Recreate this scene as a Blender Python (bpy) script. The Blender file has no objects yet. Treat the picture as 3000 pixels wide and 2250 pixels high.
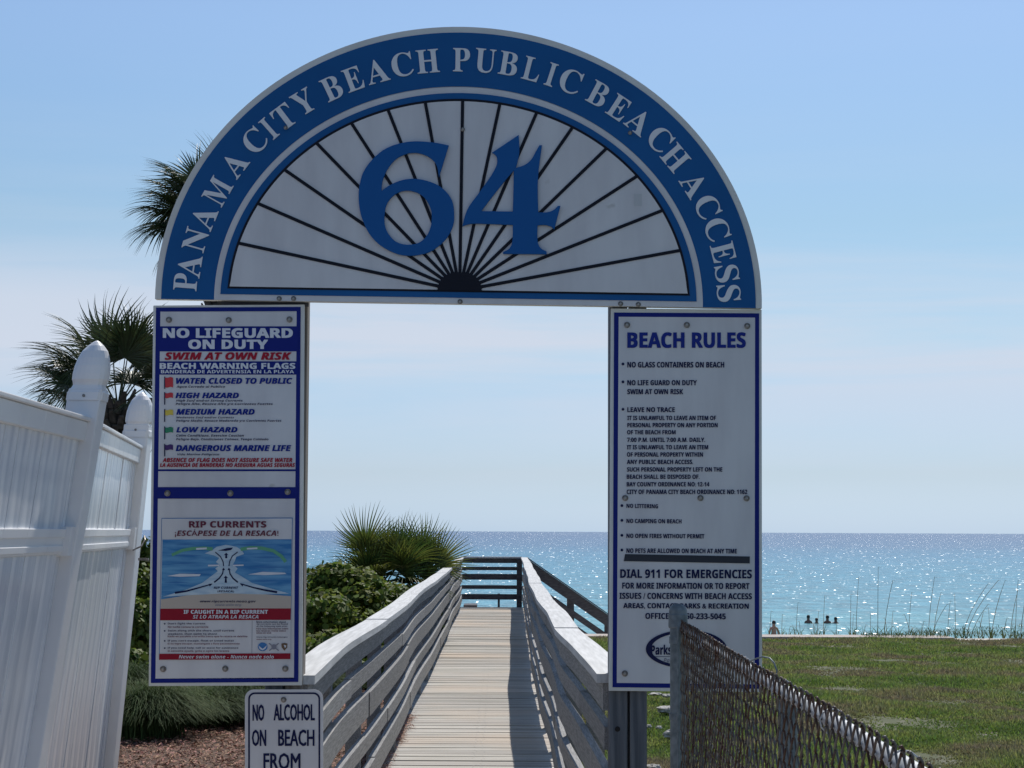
import bpy, math, random
import numpy as np
from mathutils import Vector, Matrix, noise

random.seed(7)
rng = np.random.default_rng(7)
S = bpy.context.scene
COL = S.collection

# ------------------------------------------------------------------ camera
F_PX = 5600.0                       # focal length in photograph pixels (3000 px wide)
CAM = Vector((0.0, 0.0, 1.68))
yaw, pitch, roll = 35.0 / F_PX, math.atan(432.0 / F_PX), 0.0045
fwd = Vector((math.sin(yaw) * math.cos(pitch), math.cos(yaw) * math.cos(pitch), math.sin(pitch)))
r0 = fwd.cross(Vector((0, 0, 1))).normalized()
u0 = r0.cross(fwd).normalized()
cr = r0 * math.cos(roll) + u0 * math.sin(roll)
cu = u0 * math.cos(roll) - r0 * math.sin(roll)
cam_d = bpy.data.cameras.new('camera')
cam = bpy.data.objects.new('camera', cam_d)
COL.objects.link(cam)
cam.matrix_world = Matrix(((cr.x, cu.x, -fwd.x, CAM.x), (cr.y, cu.y, -fwd.y, CAM.y), (cr.z, cu.z, -fwd.z, CAM.z), (0, 0, 0, 1)))
cam_d.sensor_fit = 'HORIZONTAL'
cam_d.sensor_width = 36.0
cam_d.lens = F_PX / 3000.0 * 36.0
cam_d.clip_start = 0.1
cam_d.clip_end = 120000.0
S.camera = cam


def U(x, y, Y):
    """where the photograph's point (x, y) lies in the vertical plane at distance Y"""
    d = fwd + cr * ((x - 1500.0) / F_PX) - cu * ((y - 1125.0) / F_PX)
    t = Y / d.y
    return CAM + d * t


# ------------------------------------------------------------------ light
SUN_DIR = Vector((0.21, 0.84, 1.0)).normalized()
elev = math.asin(SUN_DIR.z)
azim = math.atan2(SUN_DIR.x, SUN_DIR.y)
sun_d = bpy.data.lights.new('sun', 'SUN')
sun_d.energy = 4.2
sun_d.angle = math.radians(0.53)
sun_d.color = (1.0, 0.955, 0.89)
sun = bpy.data.objects.new('sun', sun_d)
COL.objects.link(sun)
sun.rotation_euler = SUN_DIR.to_track_quat('Z', 'Y').to_euler()

W = bpy.data.worlds.new('World')
S.world = W
W.use_nodes = True
nt = W.node_tree
for n in list(nt.nodes):
    nt.nodes.remove(n)


def N(t, typ, **kw):
    n = t.nodes.new(typ)
    for k, v in kw.items():
        setattr(n, k, v)
    return n


def L(t, a, ao, b, bi):
    t.links.new(a.outputs[ao], b.inputs[bi])


sky = N(nt, 'ShaderNodeTexSky', sky_type='NISHITA')
sky.sun_disc = False
sky.sun_elevation = elev
sky.sun_rotation = azim
sky.altitude = 0.0
sky.air_density = 1.0
sky.dust_density = 0.55
sky.ozone_density = 1.6
bg = N(nt, 'ShaderNodeBackground')
bg.inputs['Strength'].default_value = 0.105
out = N(nt, 'ShaderNodeOutputWorld')
tc = N(nt, 'ShaderNodeTexCoord')
mp = N(nt, 'ShaderNodeMapping')
mp.inputs['Scale'].default_value = (1.0, 1.0, 13.0)
mp.inputs['Location'].default_value = (3.1, 0.4, 1.15)
nz = N(nt, 'ShaderNodeTexNoise')
nz.inputs['Scale'].default_value = 2.6
nz.inputs['Detail'].default_value = 7.0
nz.inputs['Roughness'].default_value = 0.55
nz.inputs['Distortion'].default_value = 0.4
ramp = N(nt, 'ShaderNodeValToRGB')
ramp.color_ramp.elements[0].position = 0.36
ramp.color_ramp.elements[1].position = 0.60
sep = N(nt, 'ShaderNodeSeparateXYZ')
band = N(nt, 'ShaderNodeValToRGB')       # thin cloud deck low above the sea, thinning upward
cr_ = band.color_ramp
cr_.elements[0].position = 0.0
cr_.elements[0].color = (0.10, 0.10, 0.10, 1)
cr_.elements[1].position = 1.0
cr_.elements[1].color = (0.0, 0.0, 0.0, 1)
for p_, v_ in ((0.045, 0.30), (0.070, 0.60), (0.092, 0.92), (0.118, 0.85), (0.150, 0.22), (0.22, 0.03), (0.5, 0.08)):
    e = cr_.elements.new(p_)
    e.color = (v_, v_, v_, 1)
mul = N(nt, 'ShaderNodeMath', operation='MULTIPLY')
ad = N(nt, 'ShaderNodeMath', operation='MULTIPLY_ADD')
ad.inputs[1].default_value = 0.85
ad.inputs[2].default_value = 0.15
mix = N(nt, 'ShaderNodeMix', data_type='RGBA')
tint = N(nt, 'ShaderNodeMix', data_type='RGBA', blend_type='MULTIPLY')
tint.inputs[0].default_value = 1.0
tr_ = N(nt, 'ShaderNodeValToRGB')        # maritime haze: the clear-sky model is too yellow at the sea horizon
te = tr_.color_ramp.elements
te[0].position = 0.0
te[0].color = (0.545, 0.82, 1.50, 1)
te[1].position = 1.0
te[1].color = (0.80, 0.92, 1.02, 1)
for p_, c_ in ((0.03, (0.535, 0.675, 1.02)), (0.07, (0.575, 0.705, 0.95)), (0.10, (0.64, 0.76, 0.89)), (0.16, (0.67, 0.80, 0.87)), (0.26, (0.79, 0.91, 1.02))):
    e = te.new(p_)
    e.color = (*c_, 1)
L(nt, tc, 'Generated', mp, 'Vector')
L(nt, mp, 'Vector', nz, 'Vector')
L(nt, nz, 'Fac', ramp, 'Fac')
L(nt, tc, 'Generated', sep, 'Vector')
L(nt, sep, 'Z', band, 'Fac')
L(nt, ramp, 'Color', ad, 0)
L(nt, ad, 'Value', mul, 0)
L(nt, band, 'Color', mul, 1)
L(nt, sky, 'Color', tint, 6)
L(nt, sep, 'Z', tr_, 'Fac')
L(nt, tr_, 'Color', tint, 7)
L(nt, tint, 2, mix, 6)
mix.inputs[7].default_value = (6.1, 6.65, 7.75, 1)
L(nt, mul, 'Value', mix, 0)
L(nt, mix, 2, bg, 'Color')
L(nt, bg, 'Background', out, 'Surface')

S.view_settings.view_transform = 'Standard'
S.view_settings.look = 'None'
S.view_settings.gamma = 1.0
S.view_settings.exposure = 0.0
S.view_settings.use_curve_mapping = False


# ------------------------------------------------------------------ object helpers
def link(name, me, parent=None):
    o = bpy.data.objects.new(name, me)
    COL.objects.link(o)
    if parent is not None:
        o.parent = parent
    return o


def tag(o, label=None, cat=None, group=None, kind=None):
    if label: o['label'] = label
    if cat: o['category'] = cat
    if group: o['group'] = group
    if kind: o['kind'] = kind
    return o


def empty(name, loc, label, cat, group=None):
    o = bpy.data.objects.new(name, None)
    o.location = loc
    o.empty_display_size = 0.2
    COL.objects.link(o)
    ORIG[o.name] = Vector(loc)
    return tag(o, label, cat, group)


ORIG = {}


class MB:
    """collects shapes in world coordinates, builds one mesh object"""

    def __init__(self):
        self.v, self.f, self.m = [], [], []

    def add(self, vs, fs, mi=0):
        b = len(self.v)
        self.v.extend([tuple(p) for p in vs])
        self.f.extend([tuple(b + i for i in q) for q in fs])
        self.m.extend([mi] * len(fs))

    def box(self, x0, x1, y0, y1, z0, z1, mi=0):
        vs = [(x, y, z) for x in (x0, x1) for y in (y0, y1) for z in (z0, z1)]
        self.add(vs, [(0, 1, 3, 2), (4, 6, 7, 5), (0, 4, 5, 1), (2, 3, 7, 6), (0, 2, 6, 4), (1, 5, 7, 3)], mi)

    def quadbox(self, q, back, mi=0):
        """front quad (4 points, any order round) and a backward offset vector"""
        b = Vector(back)
        vs = list(q) + [Vector(p) + b for p in q]
        self.add(vs, [(0, 1, 2, 3), (7, 6, 5, 4), (0, 4, 5, 1), (1, 5, 6, 2), (2, 6, 7, 3), (3, 7, 4, 0)], mi)

    def tube(self, pts, r, n=6, mi=0, caps=True):
        pts = [Vector(p) for p in pts]
        rr = r if isinstance(r, (list, tuple)) else [r] * len(pts)
        rings = []
        for i, p in enumerate(pts):
            d = (pts[min(i + 1, len(pts) - 1)] - pts[max(i - 1, 0)]).normalized()
            a = d.cross(Vector((0.31, 0.17, 0.93)))
            if a.length < 0.05: a = d.cross(Vector((1, 0, 0)))
            a.normalize()
            c = d.cross(a)
            rings.append([p + (a * math.cos(2 * math.pi * k / n) + c * math.sin(2 * math.pi * k / n)) * rr[i] for k in range(n)])
        vs = [q for R in rings for q in R]
        fs = [(i * n + k, i * n + (k + 1) % n, (i + 1) * n + (k + 1) % n, (i + 1) * n + k) for i in range(len(pts) - 1) for k in range(n)]
        if caps:
            fs.append(tuple(range(n - 1, -1, -1)))
            fs.append(tuple((len(pts) - 1) * n + k for k in range(n)))
        self.add(vs, fs, mi)

    def lathe(self, c, prof, n=16, mi=0, square=False, axis=(0, 0, 1), rot=0.0):
        """profile of (radius, height) about an axis through c"""
        ax = Vector(axis).normalized()
        a = ax.cross(Vector((0, 1, 0.001))).normalized()
        b = ax.cross(a)
        c = Vector(c)
        vs = []
        for r, h in prof:
            for k in range(n):
                t = 2 * math.pi * (k + 0.5) / n + rot
                ca, sa = math.cos(t), math.sin(t)
                if square:
                    m = max(abs(ca), abs(sa))
                    m = m ** (square if h <= square_lim else 0.0) if False else m
                    ca, sa = ca / m, sa / m
                vs.append(c + ax * h + (a * ca + b * sa) * r)
        fs = [(i * n + k, i * n + (k + 1) % n, (i + 1) * n + (k + 1) % n, (i + 1) * n + k) for i in range(len(prof) - 1) for k in range(n)]
        fs.append(tuple(range(n - 1, -1, -1)))
        fs.append(tuple((len(prof) - 1) * n + k for k in range(n)))
        self.add(vs, fs, mi)

    def sweep(self, fx, fz, y0, y1, w, h, step=0.45, mi=0):
        """rectangle w by h carried along Y; fx gives its left side, fz its underside"""
        n = max(2, int(abs(y1 - y0) / step) + 1)
        vs = []
        for i in range(n + 1):
            y = y0 + (y1 - y0) * i / n
            x, z = fx(y), fz(y)
            vs += [(x, y, z), (x + w, y, z), (x + w, y, z + h), (x, y, z + h)]
        fs = [(i * 4 + k, i * 4 + (k + 1) % 4, i * 4 + 4 + (k + 1) % 4, i * 4 + 4 + k) for i in range(n) for k in range(4)]
        fs += [(3, 2, 1, 0), (n * 4, n * 4 + 1, n * 4 + 2, n * 4 + 3)]
        self.add(vs, fs, mi)

    def build(self, name, mat, parent=None, smooth=False, bevel=0.0):
        off = Vector((0, 0, 0))
        if parent is not None:
            p = parent
            while p is not None:
                off += ORIG.get(p.name, Vector((0, 0, 0))) if p.parent is None else Vector(p.location)
                p = p.parent
        vv = np.array(self.v, dtype=np.float64)
        if parent is None:
            lo, hi = vv.min(0), vv.max(0)
            base = Vector(((lo[0] + hi[0]) / 2, (lo[1] + hi[1]) / 2, lo[2]))
        else:
            lo, hi = vv.min(0), vv.max(0)
            base = Vector(((lo[0] + hi[0]) / 2, (lo[1] + hi[1]) / 2, (lo[2] + hi[2]) / 2))
        me = bpy.data.meshes.new(name)
        me.from_pydata((vv - np.array(base)).tolist(), [], self.f)
        mats = mat if isinstance(mat, (list, tuple)) else [mat]
        for m in mats: me.materials.append(m)
        if len(mats) > 1: me.polygons.foreach_set('material_index', self.m)
        if smooth: me.polygons.foreach_set('use_smooth', [True] * len(me.polygons))
        me.update()
        o = link(name, me, parent)
        o.location = base - off
        if parent is None: ORIG[o.name] = base.copy()
        if bevel:
            b = o.modifiers.new('bevel', 'BEVEL')
            b.width = bevel
            b.segments = 2
            b.limit_method = 'ANGLE'
        return o


def flat_mesh(name, V_, F_, mat, parent=None, smooth=False, local=False):
    """many small faces from numpy arrays; V_ (n,3), F_ (m,k)"""
    me = bpy.data.meshes.new(name)
    V_ = np.asarray(V_, dtype=np.float32)
    F_ = np.asarray(F_, dtype=np.int32)
    me.vertices.add(len(V_))
    me.vertices.foreach_set('co', V_.ravel())
    m, k = F_.shape
    me.loops.add(m * k)
    me.loops.foreach_set('vertex_index', F_.ravel())
    me.polygons.add(m)
    me.polygons.foreach_set('loop_start', np.arange(0, m * k, k, dtype=np.int32))
    me.polygons.foreach_set('loop_total', np.full(m, k, dtype=np.int32))
    me.materials.append(mat)
    me.update(calc_edges=True)
    if smooth: me.polygons.foreach_set('use_smooth', [True] * m)
    o = link(name, me, parent)
    return o


# ------------------------------------------------------------------ materials
def mat(name, col, rough=0.6, metal=0.0, spec=0.5):
    m = bpy.data.materials.new(name)
    m.use_nodes = True
    b = m.node_tree.nodes['Principled BSDF']
    b.inputs['Base Color'].default_value = (*col, 1)
    b.inputs['Roughness'].default_value = rough
    b.inputs['Metallic'].default_value = metal
    b.inputs['Specular IOR Level'].default_value = spec
    return m


def bsdf(m): return m.node_tree.nodes['Principled BSDF']


def noisy(name, c0, c1, scale=(1, 1, 1), nscale=5.0, detail=5.0, rough=0.7, bump=0.0, island=0.0, objrand=0.0,
          trans=0.0, spec=0.4, lo=0.35, hi=0.65, dist=0.0, coord='Object', metal=0.0, bdist=0.01, c2=None, spot=None, spot_soft=0.06):
    """two-colour noise along chosen stretch, with variation per loose piece or per object"""
    m = mat(name, c0, rough, metal, spec)
    t = m.node_tree
    b = bsdf(m)
    tcn = N(t, 'ShaderNodeTexCoord')
    mpn = N(t, 'ShaderNodeMapping')
    mpn.inputs['Scale'].default_value = scale
    src = 'Object' if coord != 'World' else None
    if coord == 'World':
        g = N(t, 'ShaderNodeNewGeometry')
        L(t, g, 'Position', mpn, 'Vector')
    else:
        L(t, tcn, 'Object', mpn, 'Vector')
    if objrand:
        oi = N(t, 'ShaderNodeObjectInfo')
        mm = N(t, 'ShaderNodeMath', operation='MULTIPLY')
        mm.inputs[1].default_value = 57.0
        L(t, oi, 'Random', mm, 0)
        cb = N(t, 'ShaderNodeCombineXYZ')
        for q in (0, 1, 2): t.links.new(mm.outputs[0], cb.inputs[q])
        t.links.new(cb.outputs[0], mpn.inputs['Location'])
    nn = N(t, 'ShaderNodeTexNoise')
    nn.inputs['Scale'].default_value = nscale
    nn.inputs['Detail'].default_value = detail
    nn.inputs['Distortion'].default_value = dist
    L(t, mpn, 'Vector', nn, 'Vector')
    rp = N(t, 'ShaderNodeValToRGB')
    rp.color_ramp.elements[0].position = lo
    rp.color_ramp.elements[0].color = (*c0, 1)
    rp.color_ramp.elements[1].position = hi
    rp.color_ramp.elements[1].color = (*c1, 1)
    if c2:
        e2 = rp.color_ramp.elements.new((lo + hi) / 2)
        e2.color = (*c2, 1)
    L(t, nn, 'Fac', rp, 'Fac')
    last = (rp, 'Color')
    for amt, node, sock in ((island, 'ShaderNodeNewGeometry', 'Random Per Island'), (objrand, 'ShaderNodeObjectInfo', 'Random')):
        if not amt: continue
        g = N(t, node)
        h = N(t, 'ShaderNodeHueSaturation')
        mr = N(t, 'ShaderNodeMapRange')
        mr.inputs[3].default_value = 1.0 - amt
        mr.inputs[4].default_value = 1.0 + amt
        L(t, g, sock, mr, 0)
        L(t, mr, 0, h, 'Value')
        w = N(t, 'ShaderNodeTexWhiteNoise', noise_dimensions='1D')
        L(t, g, sock, w, 'W')
        mh = N(t, 'ShaderNodeMapRange')
        mh.inputs[3].default_value = 0.5 - 0.03 * min(1, amt * 2)
        mh.inputs[4].default_value = 0.5 + 0.03 * min(1, amt * 2)
        L(t, w, 'Value', mh, 0)
        L(t, mh, 0, h, 'Hue')
        t.links.new(last[0].outputs[last[1]], h.inputs['Color'])
        last = (h, 'Color')
    if spot:
        sc, th, colr = spot
        n3 = N(t, 'ShaderNodeTexNoise')
        n3.inputs['Scale'].default_value = sc
        n3.inputs['Detail'].default_value = 3.0
        if coord == 'World':
            g9 = N(t, 'ShaderNodeNewGeometry')
            L(t, g9, 'Position', n3, 'Vector')
        else:
            L(t, tcn, 'Object', n3, 'Vector')
        r3 = N(t, 'ShaderNodeValToRGB')
        r3.color_ramp.elements[0].position = th
        r3.color_ramp.elements[1].position = th + spot_soft
        r3.color_ramp.elements[1].color = (0.75, 0.75, 0.75, 1)
        L(t, n3, 'Fac', r3, 'Fac')
        mx = N(t, 'ShaderNodeMix', data_type='RGBA')
        mx.inputs[7].default_value = (*colr, 1)
        L(t, r3, 'Color', mx, 0)
        t.links.new(last[0].outputs[last[1]], mx.inputs[6])
        last = (mx, 2)
    t.links.new(last[0].outputs[last[1]], b.inputs['Base Color'])
    if bump:
        bn = N(t, 'ShaderNodeBump')
        bn.inputs['Strength'].default_value = bump
        bn.inputs['Distance'].default_value = bdist
        L(t, nn, 'Fac', bn, 'Height')
        L(t, bn, 'Normal', b, 'Normal')
    if trans:
        # thin leaf: part of the light passes through
        tr = N(t, 'ShaderNodeBsdfTranslucent')
        t.links.new(last[0].outputs[last[1]], tr.inputs['Color'])
        ms = N(t, 'ShaderNodeMixShader')
        ms.inputs[0].default_value = trans
        o_ = t.nodes['Material Output']
        L(t, b, 'BSDF', ms, 1)
        L(t, tr, 'BSDF', ms, 2)
        L(t, ms, 'Shader', o_, 'Surface')
    return m


M_white = noisy('sign_white', (0.585, 0.575, 0.58), (0.66, 0.655, 0.655), scale=(3, 3, 0.7), nscale=3.0, detail=7, rough=0.45, spot=(9.0, 0.70, (0.47, 0.46, 0.44)), bump=0.02)
M_edge = noisy('sign_edge_white', (0.62, 0.62, 0.58), (0.70, 0.70, 0.66), nscale=6.0, rough=0.5)
M_archblue = noisy('arch_blue', (0.004, 0.088, 0.265), (0.007, 0.105, 0.305), nscale=2.0, rough=0.5, spec=0.2)
M_numblue = mat('numeral_blue', (0.004, 0.095, 0.31), 0.5, 0.0, 0.2)
M_letter = mat('raised_letter_white', (0.70, 0.72, 0.74), 0.45)
M_black = mat('fan_black', (0.005, 0.006, 0.014), 0.5, 0.0, 0.2)
M_navy = mat('border_navy', (0.002, 0.012, 0.18), 0.5, 0.0, 0.2)
M_ink = mat('text_navy', (0.006, 0.010, 0.06), 0.5, 0.0, 0.2)
M_bluetext = mat('text_blue', (0.006, 0.022, 0.22), 0.5, 0.0, 0.2)
M_red = mat('text_red', (0.36, 0.010, 0.030), 0.5, 0.0, 0.2)
M_redband = mat('band_red', (0.28, 0.006, 0.022), 0.5, 0.0, 0.2)
M_maroon = mat('text_maroon', (0.12, 0.006, 0.03), 0.5)
M_pale = mat('pale_print', (0.66, 0.68, 0.72), 0.5)
M_flagred = mat('flag_red', (0.55, 0.02, 0.03), 0.5)
M_flagyel = mat('flag_yellow', (0.70, 0.52, 0.06), 0.5)
M_flaggrn = mat('flag_green', (0.01, 0.22, 0.10), 0.5)
M_flagpur = mat('flag_purple', (0.05, 0.01, 0.13), 0.5)
M_tape = mat('black_tape', (0.010, 0.014, 0.025), 0.5)
M_pblue = noisy('poster_sea', (0.02, 0.17, 0.42), (0.13, 0.36, 0.58), scale=(0.7, 1, 6.0), nscale=9.0, rough=0.5, dist=0.3)
M_pfoam = noisy('poster_foam', (0.35, 0.50, 0.62), (0.55, 0.66, 0.72), scale=(1, 1, 5), nscale=14.0, rough=0.5)
M_psand = mat('poster_sand', (0.50, 0.43, 0.36), 0.5)
M_pgreen = mat('poster_green', (0.10, 0.36, 0.20), 0.5)
M_logob = mat('logo_blue', (0.03, 0.17, 0.42), 0.5)
M_logobr = mat('logo_brown', (0.14, 0.08, 0.04), 0.5)
M_grey = mat('print_grey', (0.22, 0.22, 0.26), 0.5)
M_bolt = noisy('bolt_steel', (0.10, 0.085, 0.07), (0.28, 0.26, 0.24), nscale=60.0, rough=0.45, metal=0.5)
M_boltc = mat('bolt_head', (0.32, 0.30, 0.28), 0.35, 0.5)
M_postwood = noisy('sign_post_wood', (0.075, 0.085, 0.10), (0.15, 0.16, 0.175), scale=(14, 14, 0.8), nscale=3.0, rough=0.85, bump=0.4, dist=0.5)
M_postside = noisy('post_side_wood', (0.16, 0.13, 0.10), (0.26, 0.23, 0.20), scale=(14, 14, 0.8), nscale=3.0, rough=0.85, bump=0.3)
M_knot = mat('wood_knot', (0.012, 0.010, 0.010), 0.9)
M_rail = noisy('weathered_rail_board', (0.16, 0.158, 0.155), (0.29, 0.285, 0.275), scale=(40, 1.6, 40), nscale=4.0, detail=9, rough=0.8, bump=0.35, objrand=0.14, bdist=0.004, dist=0.3)
M_cap = noisy('weathered_cap_board', (0.42, 0.42, 0.41), (0.58, 0.58, 0.57), scale=(16, 0.7, 9), nscale=3.0, detail=7, rough=0.7, bump=0.3, objrand=0.05, bdist=0.004, spot=(3.2, 0.74, (0.26, 0.25, 0.24)))
M_plank = noisy('deck_plank', (0.33, 0.305, 0.265), (0.47, 0.445, 0.40), scale=(0.8, 12, 6), nscale=2.2, detail=7, rough=0.85, bump=0.4, objrand=0.20, bdist=0.004, dist=0.4, coord='World', spot=(0.6, 0.46, (0.52, 0.42, 0.325)), spot_soft=0.22)
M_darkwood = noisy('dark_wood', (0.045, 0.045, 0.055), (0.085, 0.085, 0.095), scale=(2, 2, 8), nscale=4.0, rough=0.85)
M_vinyl = noisy('white_vinyl', (0.60, 0.635, 0.69), (0.88, 0.89, 0.90), scale=(5, 5, 0.6), nscale=3.0, detail=6, rough=0.22, bump=0.05, bdist=0.01, spot=(5.0, 0.70, (0.60, 0.62, 0.65)))  # vertical reflection streaks painted into the colour by stretched noise; spots are dirt
M_vpost = noisy('white_vinyl_post', (0.78, 0.77, 0.77), (0.85, 0.84, 0.83), nscale=3.0, rough=0.35)
M_galv = noisy('galvanised_steel', (0.12, 0.145, 0.155), (0.22, 0.25, 0.26), nscale=30.0, rough=0.55, metal=0.2)
M_galvb = noisy('galvanised_rail', (0.42, 0.43, 0.43), (0.54, 0.55, 0.55), nscale=30.0, rough=0.5, metal=0.15)
M_wire = noisy('rusty_wire', (0.15, 0.14, 0.13), (0.085, 0.042, 0.028), nscale=7.0, rough=0.65, metal=0.25, lo=0.42, hi=0.58, objrand=0.15)
M_soil = noisy('lawn_soil', (0.085, 0.095, 0.040), (0.20, 0.18, 0.135), nscale=3.4, detail=14, rough=0.95, bump=0.8, coord='World', lo=0.50, hi=0.74, scale=(1, 0.6, 1), bdist=0.03)
M_sand = noisy('sand', (0.52, 0.47, 0.40), (0.66, 0.61, 0.54), nscale=4.0, rough=0.95, coord='World')
M_mulchbed = noisy('mulch_bed', (0.075, 0.042, 0.028), (0.15, 0.09, 0.06), nscale=18.0, detail=8, rough=0.95, bump=0.8, coord='World', bdist=0.03)
M_grass = noisy('lawn_blades', (0.125, 0.195, 0.038), (0.215, 0.185, 0.100), nscale=0.7, detail=12, rough=0.65, island=0.6, trans=0.45, coord='World', lo=0.38, hi=0.60, c2=(0.205, 0.255, 0.066))
M_straw = noisy('pine_straw', (0.20, 0.090, 0.055), (0.40, 0.22, 0.15), nscale=9.0, rough=0.85, island=0.5, coord='World')
M_clump = noisy('grass_clump_blades', (0.035, 0.070, 0.022), (0.095, 0.130, 0.045), nscale=2.0, rough=0.7, spec=0.1, island=0.4, trans=0.25, coord='World')
M_bushleaf = noisy('round_leaves', (0.070, 0.120, 0.018), (0.170, 0.210, 0.040), nscale=1.5, rough=0.6, island=0.55, trans=0.42, spec=0.2, coord='World')
M_bark = noisy('bush_branch', (0.05, 0.04, 0.03), (0.11, 0.09, 0.07), nscale=10, rough=0.9)
M_palm = noisy('palm_blades', (0.030, 0.052, 0.020), (0.080, 0.105, 0.042), nscale=1.3, rough=0.42, island=0.4, trans=0.18, coord='World')
M_palmetto = noisy('palmetto_blades', (0.040, 0.080, 0.018), (0.150, 0.165, 0.030), nscale=2.2, rough=0.42, island=0.35, trans=0.35, coord='World')
M_dry = noisy('dry_palm_blades', (0.40, 0.33, 0.20), (0.55, 0.48, 0.34), nscale=3, rough=0.7, island=0.3, trans=0.2)
M_trunk = noisy('palm_trunk', (0.035, 0.028, 0.022), (0.10, 0.085, 0.07), nscale=9, rough=0.95, bump=0.6, bdist=0.03)
M_boot = noisy('leaf_boot', (0.045, 0.035, 0.028), (0.13, 0.11, 0.09), nscale=12, rough=0.95, island=0.3)
M_oat = noisy('sea_oat_stem', (0.13, 0.14, 0.075), (0.24, 0.20, 0.12), nscale=3, rough=0.8, objrand=0.3)
M_stone = noisy('pale_stone', (0.34, 0.32, 0.29), (0.60, 0.58, 0.54), nscale=22, rough=0.9, bump=0.5)
M_slab = noisy('concrete_slab', (0.42, 0.36, 0.32), (0.52, 0.46, 0.41), nscale=3, rough=0.9, coord='World')
M_skin = mat('skin', (0.20, 0.10, 0.07), 0.5)
M_skin2 = mat('sunburnt_skin', (0.55, 0.23, 0.16), 0.5)
M_hair = mat('dark_hair', (0.02, 0.014, 0.012), 0.6)
M_suit = mat('dark_swimwear', (0.02, 0.02, 0.035), 0.7)


# ------------------------------------------------------------------ text helper
def uni(s, kind):
    base = {'sans': (0x1D5D4, 0x1D5EE, 0x1D7EC), 'ital': (0x1D63C, 0x1D656, 0x1D7EC), 'serif': (0x1D400, 0x1D41A, 0x1D7CE)}.get(kind)
    if not base: return s
    o = ''
    for c in s:
        if 'A' <= c <= 'Z': o += chr(base[0] + ord(c) - 65)
        elif 'a' <= c <= 'z': o += chr(base[1] + ord(c) - 97)
        elif '0' <= c <= '9': o += chr(base[2] + ord(c) - 48)
        else: o += c
    return o


_tcache = {}


def glyphs(s, kind='sans', heavy=0.0, res=3):
    k = (s, kind, heavy, res)
    if k not in _tcache:
        cu_ = bpy.data.curves.new('t', 'FONT')
        cu_.body = uni(s, kind)
        cu_.resolution_u = res
        cu_.offset = heavy
        ob = bpy.data.objects.new('t', cu_)
        COL.objects.link(ob)
        bpy.context.view_layer.update()
        dg = bpy.context.evaluated_depsgraph_get()
        me = bpy.data.meshes.new_from_object(ob.evaluated_get(dg))
        vs = np.array([v.co[:2] for v in me.vertices])
        fs = [tuple(p.vertices) for p in me.polygons]
        bpy.data.objects.remove(ob)
        bpy.data.curves.remove(cu_)
        bpy.data.meshes.remove(me)
        lo, hi = vs.min(0), vs.max(0)
        _tcache[k] = (vs, fs, lo, hi)
    return _tcache[k]


def text_on(b, s, box, Y, mi=0, kind='sans', heavy=0.0, res=2, skew=0.0):
    """fits text into the rectangle (x0, y0, x1, y1) of the sign standing at Y"""
    vs, fs, lo, hi = glyphs(s, kind, 0.0, res)
    x0, y0, x1, y1 = box
    g_ = heavy * abs(y1 - y0)
    x0, x1, y0, y1 = x0 + g_, x1 - g_, y0 + g_ * 0.6, y1 - g_ * 0.6
    for k, (ox, oy) in enumerate([(0, 0)] if not heavy else [(-g_, -g_ * .6), (g_, -g_ * .6), (-g_, g_ * .6), (g_, g_ * .6)]):
        q = []
        for p in vs:
            a = (p[0] - lo[0]) / (hi[0] - lo[0])
            c = (p[1] - lo[1]) / (hi[1] - lo[1])
            y = y1 + (y0 - y1) * c + skew * a
            q.append(U(x0 + (x1 - x0) * a + ox, y + oy, Y - 0.00012 * k))
        b.add(q, fs, mi)


def poly_on(b, pts, Y, mi=0):
    b.add([U(x, y, Y) for x, y in pts], [tuple(range(len(pts) - 1, -1, -1))], mi)


def rect_on(b, x0, y0, x1, y1, Y, mi=0):
    poly_on(b, [(x0, y0), (x1, y0), (x1, y1), (x0, y1)], Y, mi)


def slab_on(b, pts, Y, thick, mi=0):
    """polygon with thickness going back from Y"""
    f = [U(x, y, Y) for x, y in pts]
    n = len(f)
    g = [p + Vector((0, thick, 0)) for p in f]
    b.add(f + g, [tuple(range(n - 1, -1, -1)), tuple(range(n, 2 * n))] + [(i, (i + 1) % n, n + (i + 1) % n, n + i) for i in range(n)], mi)


def bolt(x, y, Y, parent, r=0.0125):
    b = MB()
    c = U(x, y, Y)
    b.lathe(c, [(r, 0.0), (r, 0.002), (r * 0.85, 0.0032), (r * 0.5, 0.0034)], n=14, axis=(0, -1, 0))
    b.lathe(c + Vector((0, -0.0034, 0)), [(r * 0.5, 0.0), (r * 0.48, 0.004), (r * 0.3, 0.005)], n=6, mi=1, axis=(0, -1, 0))
    return b.build('bolt', [M_bolt, M_boltc], parent)


YS = 7.70
# ------------------------------------------------------------------ ground, sea
def grid(name, x0, x1, y0, y1, nx, ny, fz, m, kind='structure'):
    xs = np.linspace(x0, x1, nx + 1)
    ys = np.linspace(y0, y1, ny + 1)
    V_ = np.array([(x, y, fz(x, y)) for y in ys for x in xs])
    F_ = np.array([(j * (nx + 1) + i, j * (nx + 1) + i + 1, (j + 1) * (nx + 1) + i + 1, (j + 1) * (nx + 1) + i) for j in range(ny) for i in range(nx)])
    o = flat_mesh(name, V_, F_, m, smooth=True)
    o['kind'] = kind
    return o


def lawn_z(x, y):
    return -0.30 - 0.20 * min(1.0, max(0.0, (y - 8) / 28.0)) + 0.035 * noise.noise(Vector((x * 0.5, y * 0.35, 0.3)))


def bed_z(x, y):
    return -0.14 + 0.04 * noise.noise(Vector((x * 0.8, y * 0.6, 4.3))) - 0.02 * max(0, y - 20) * 0.3


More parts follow.
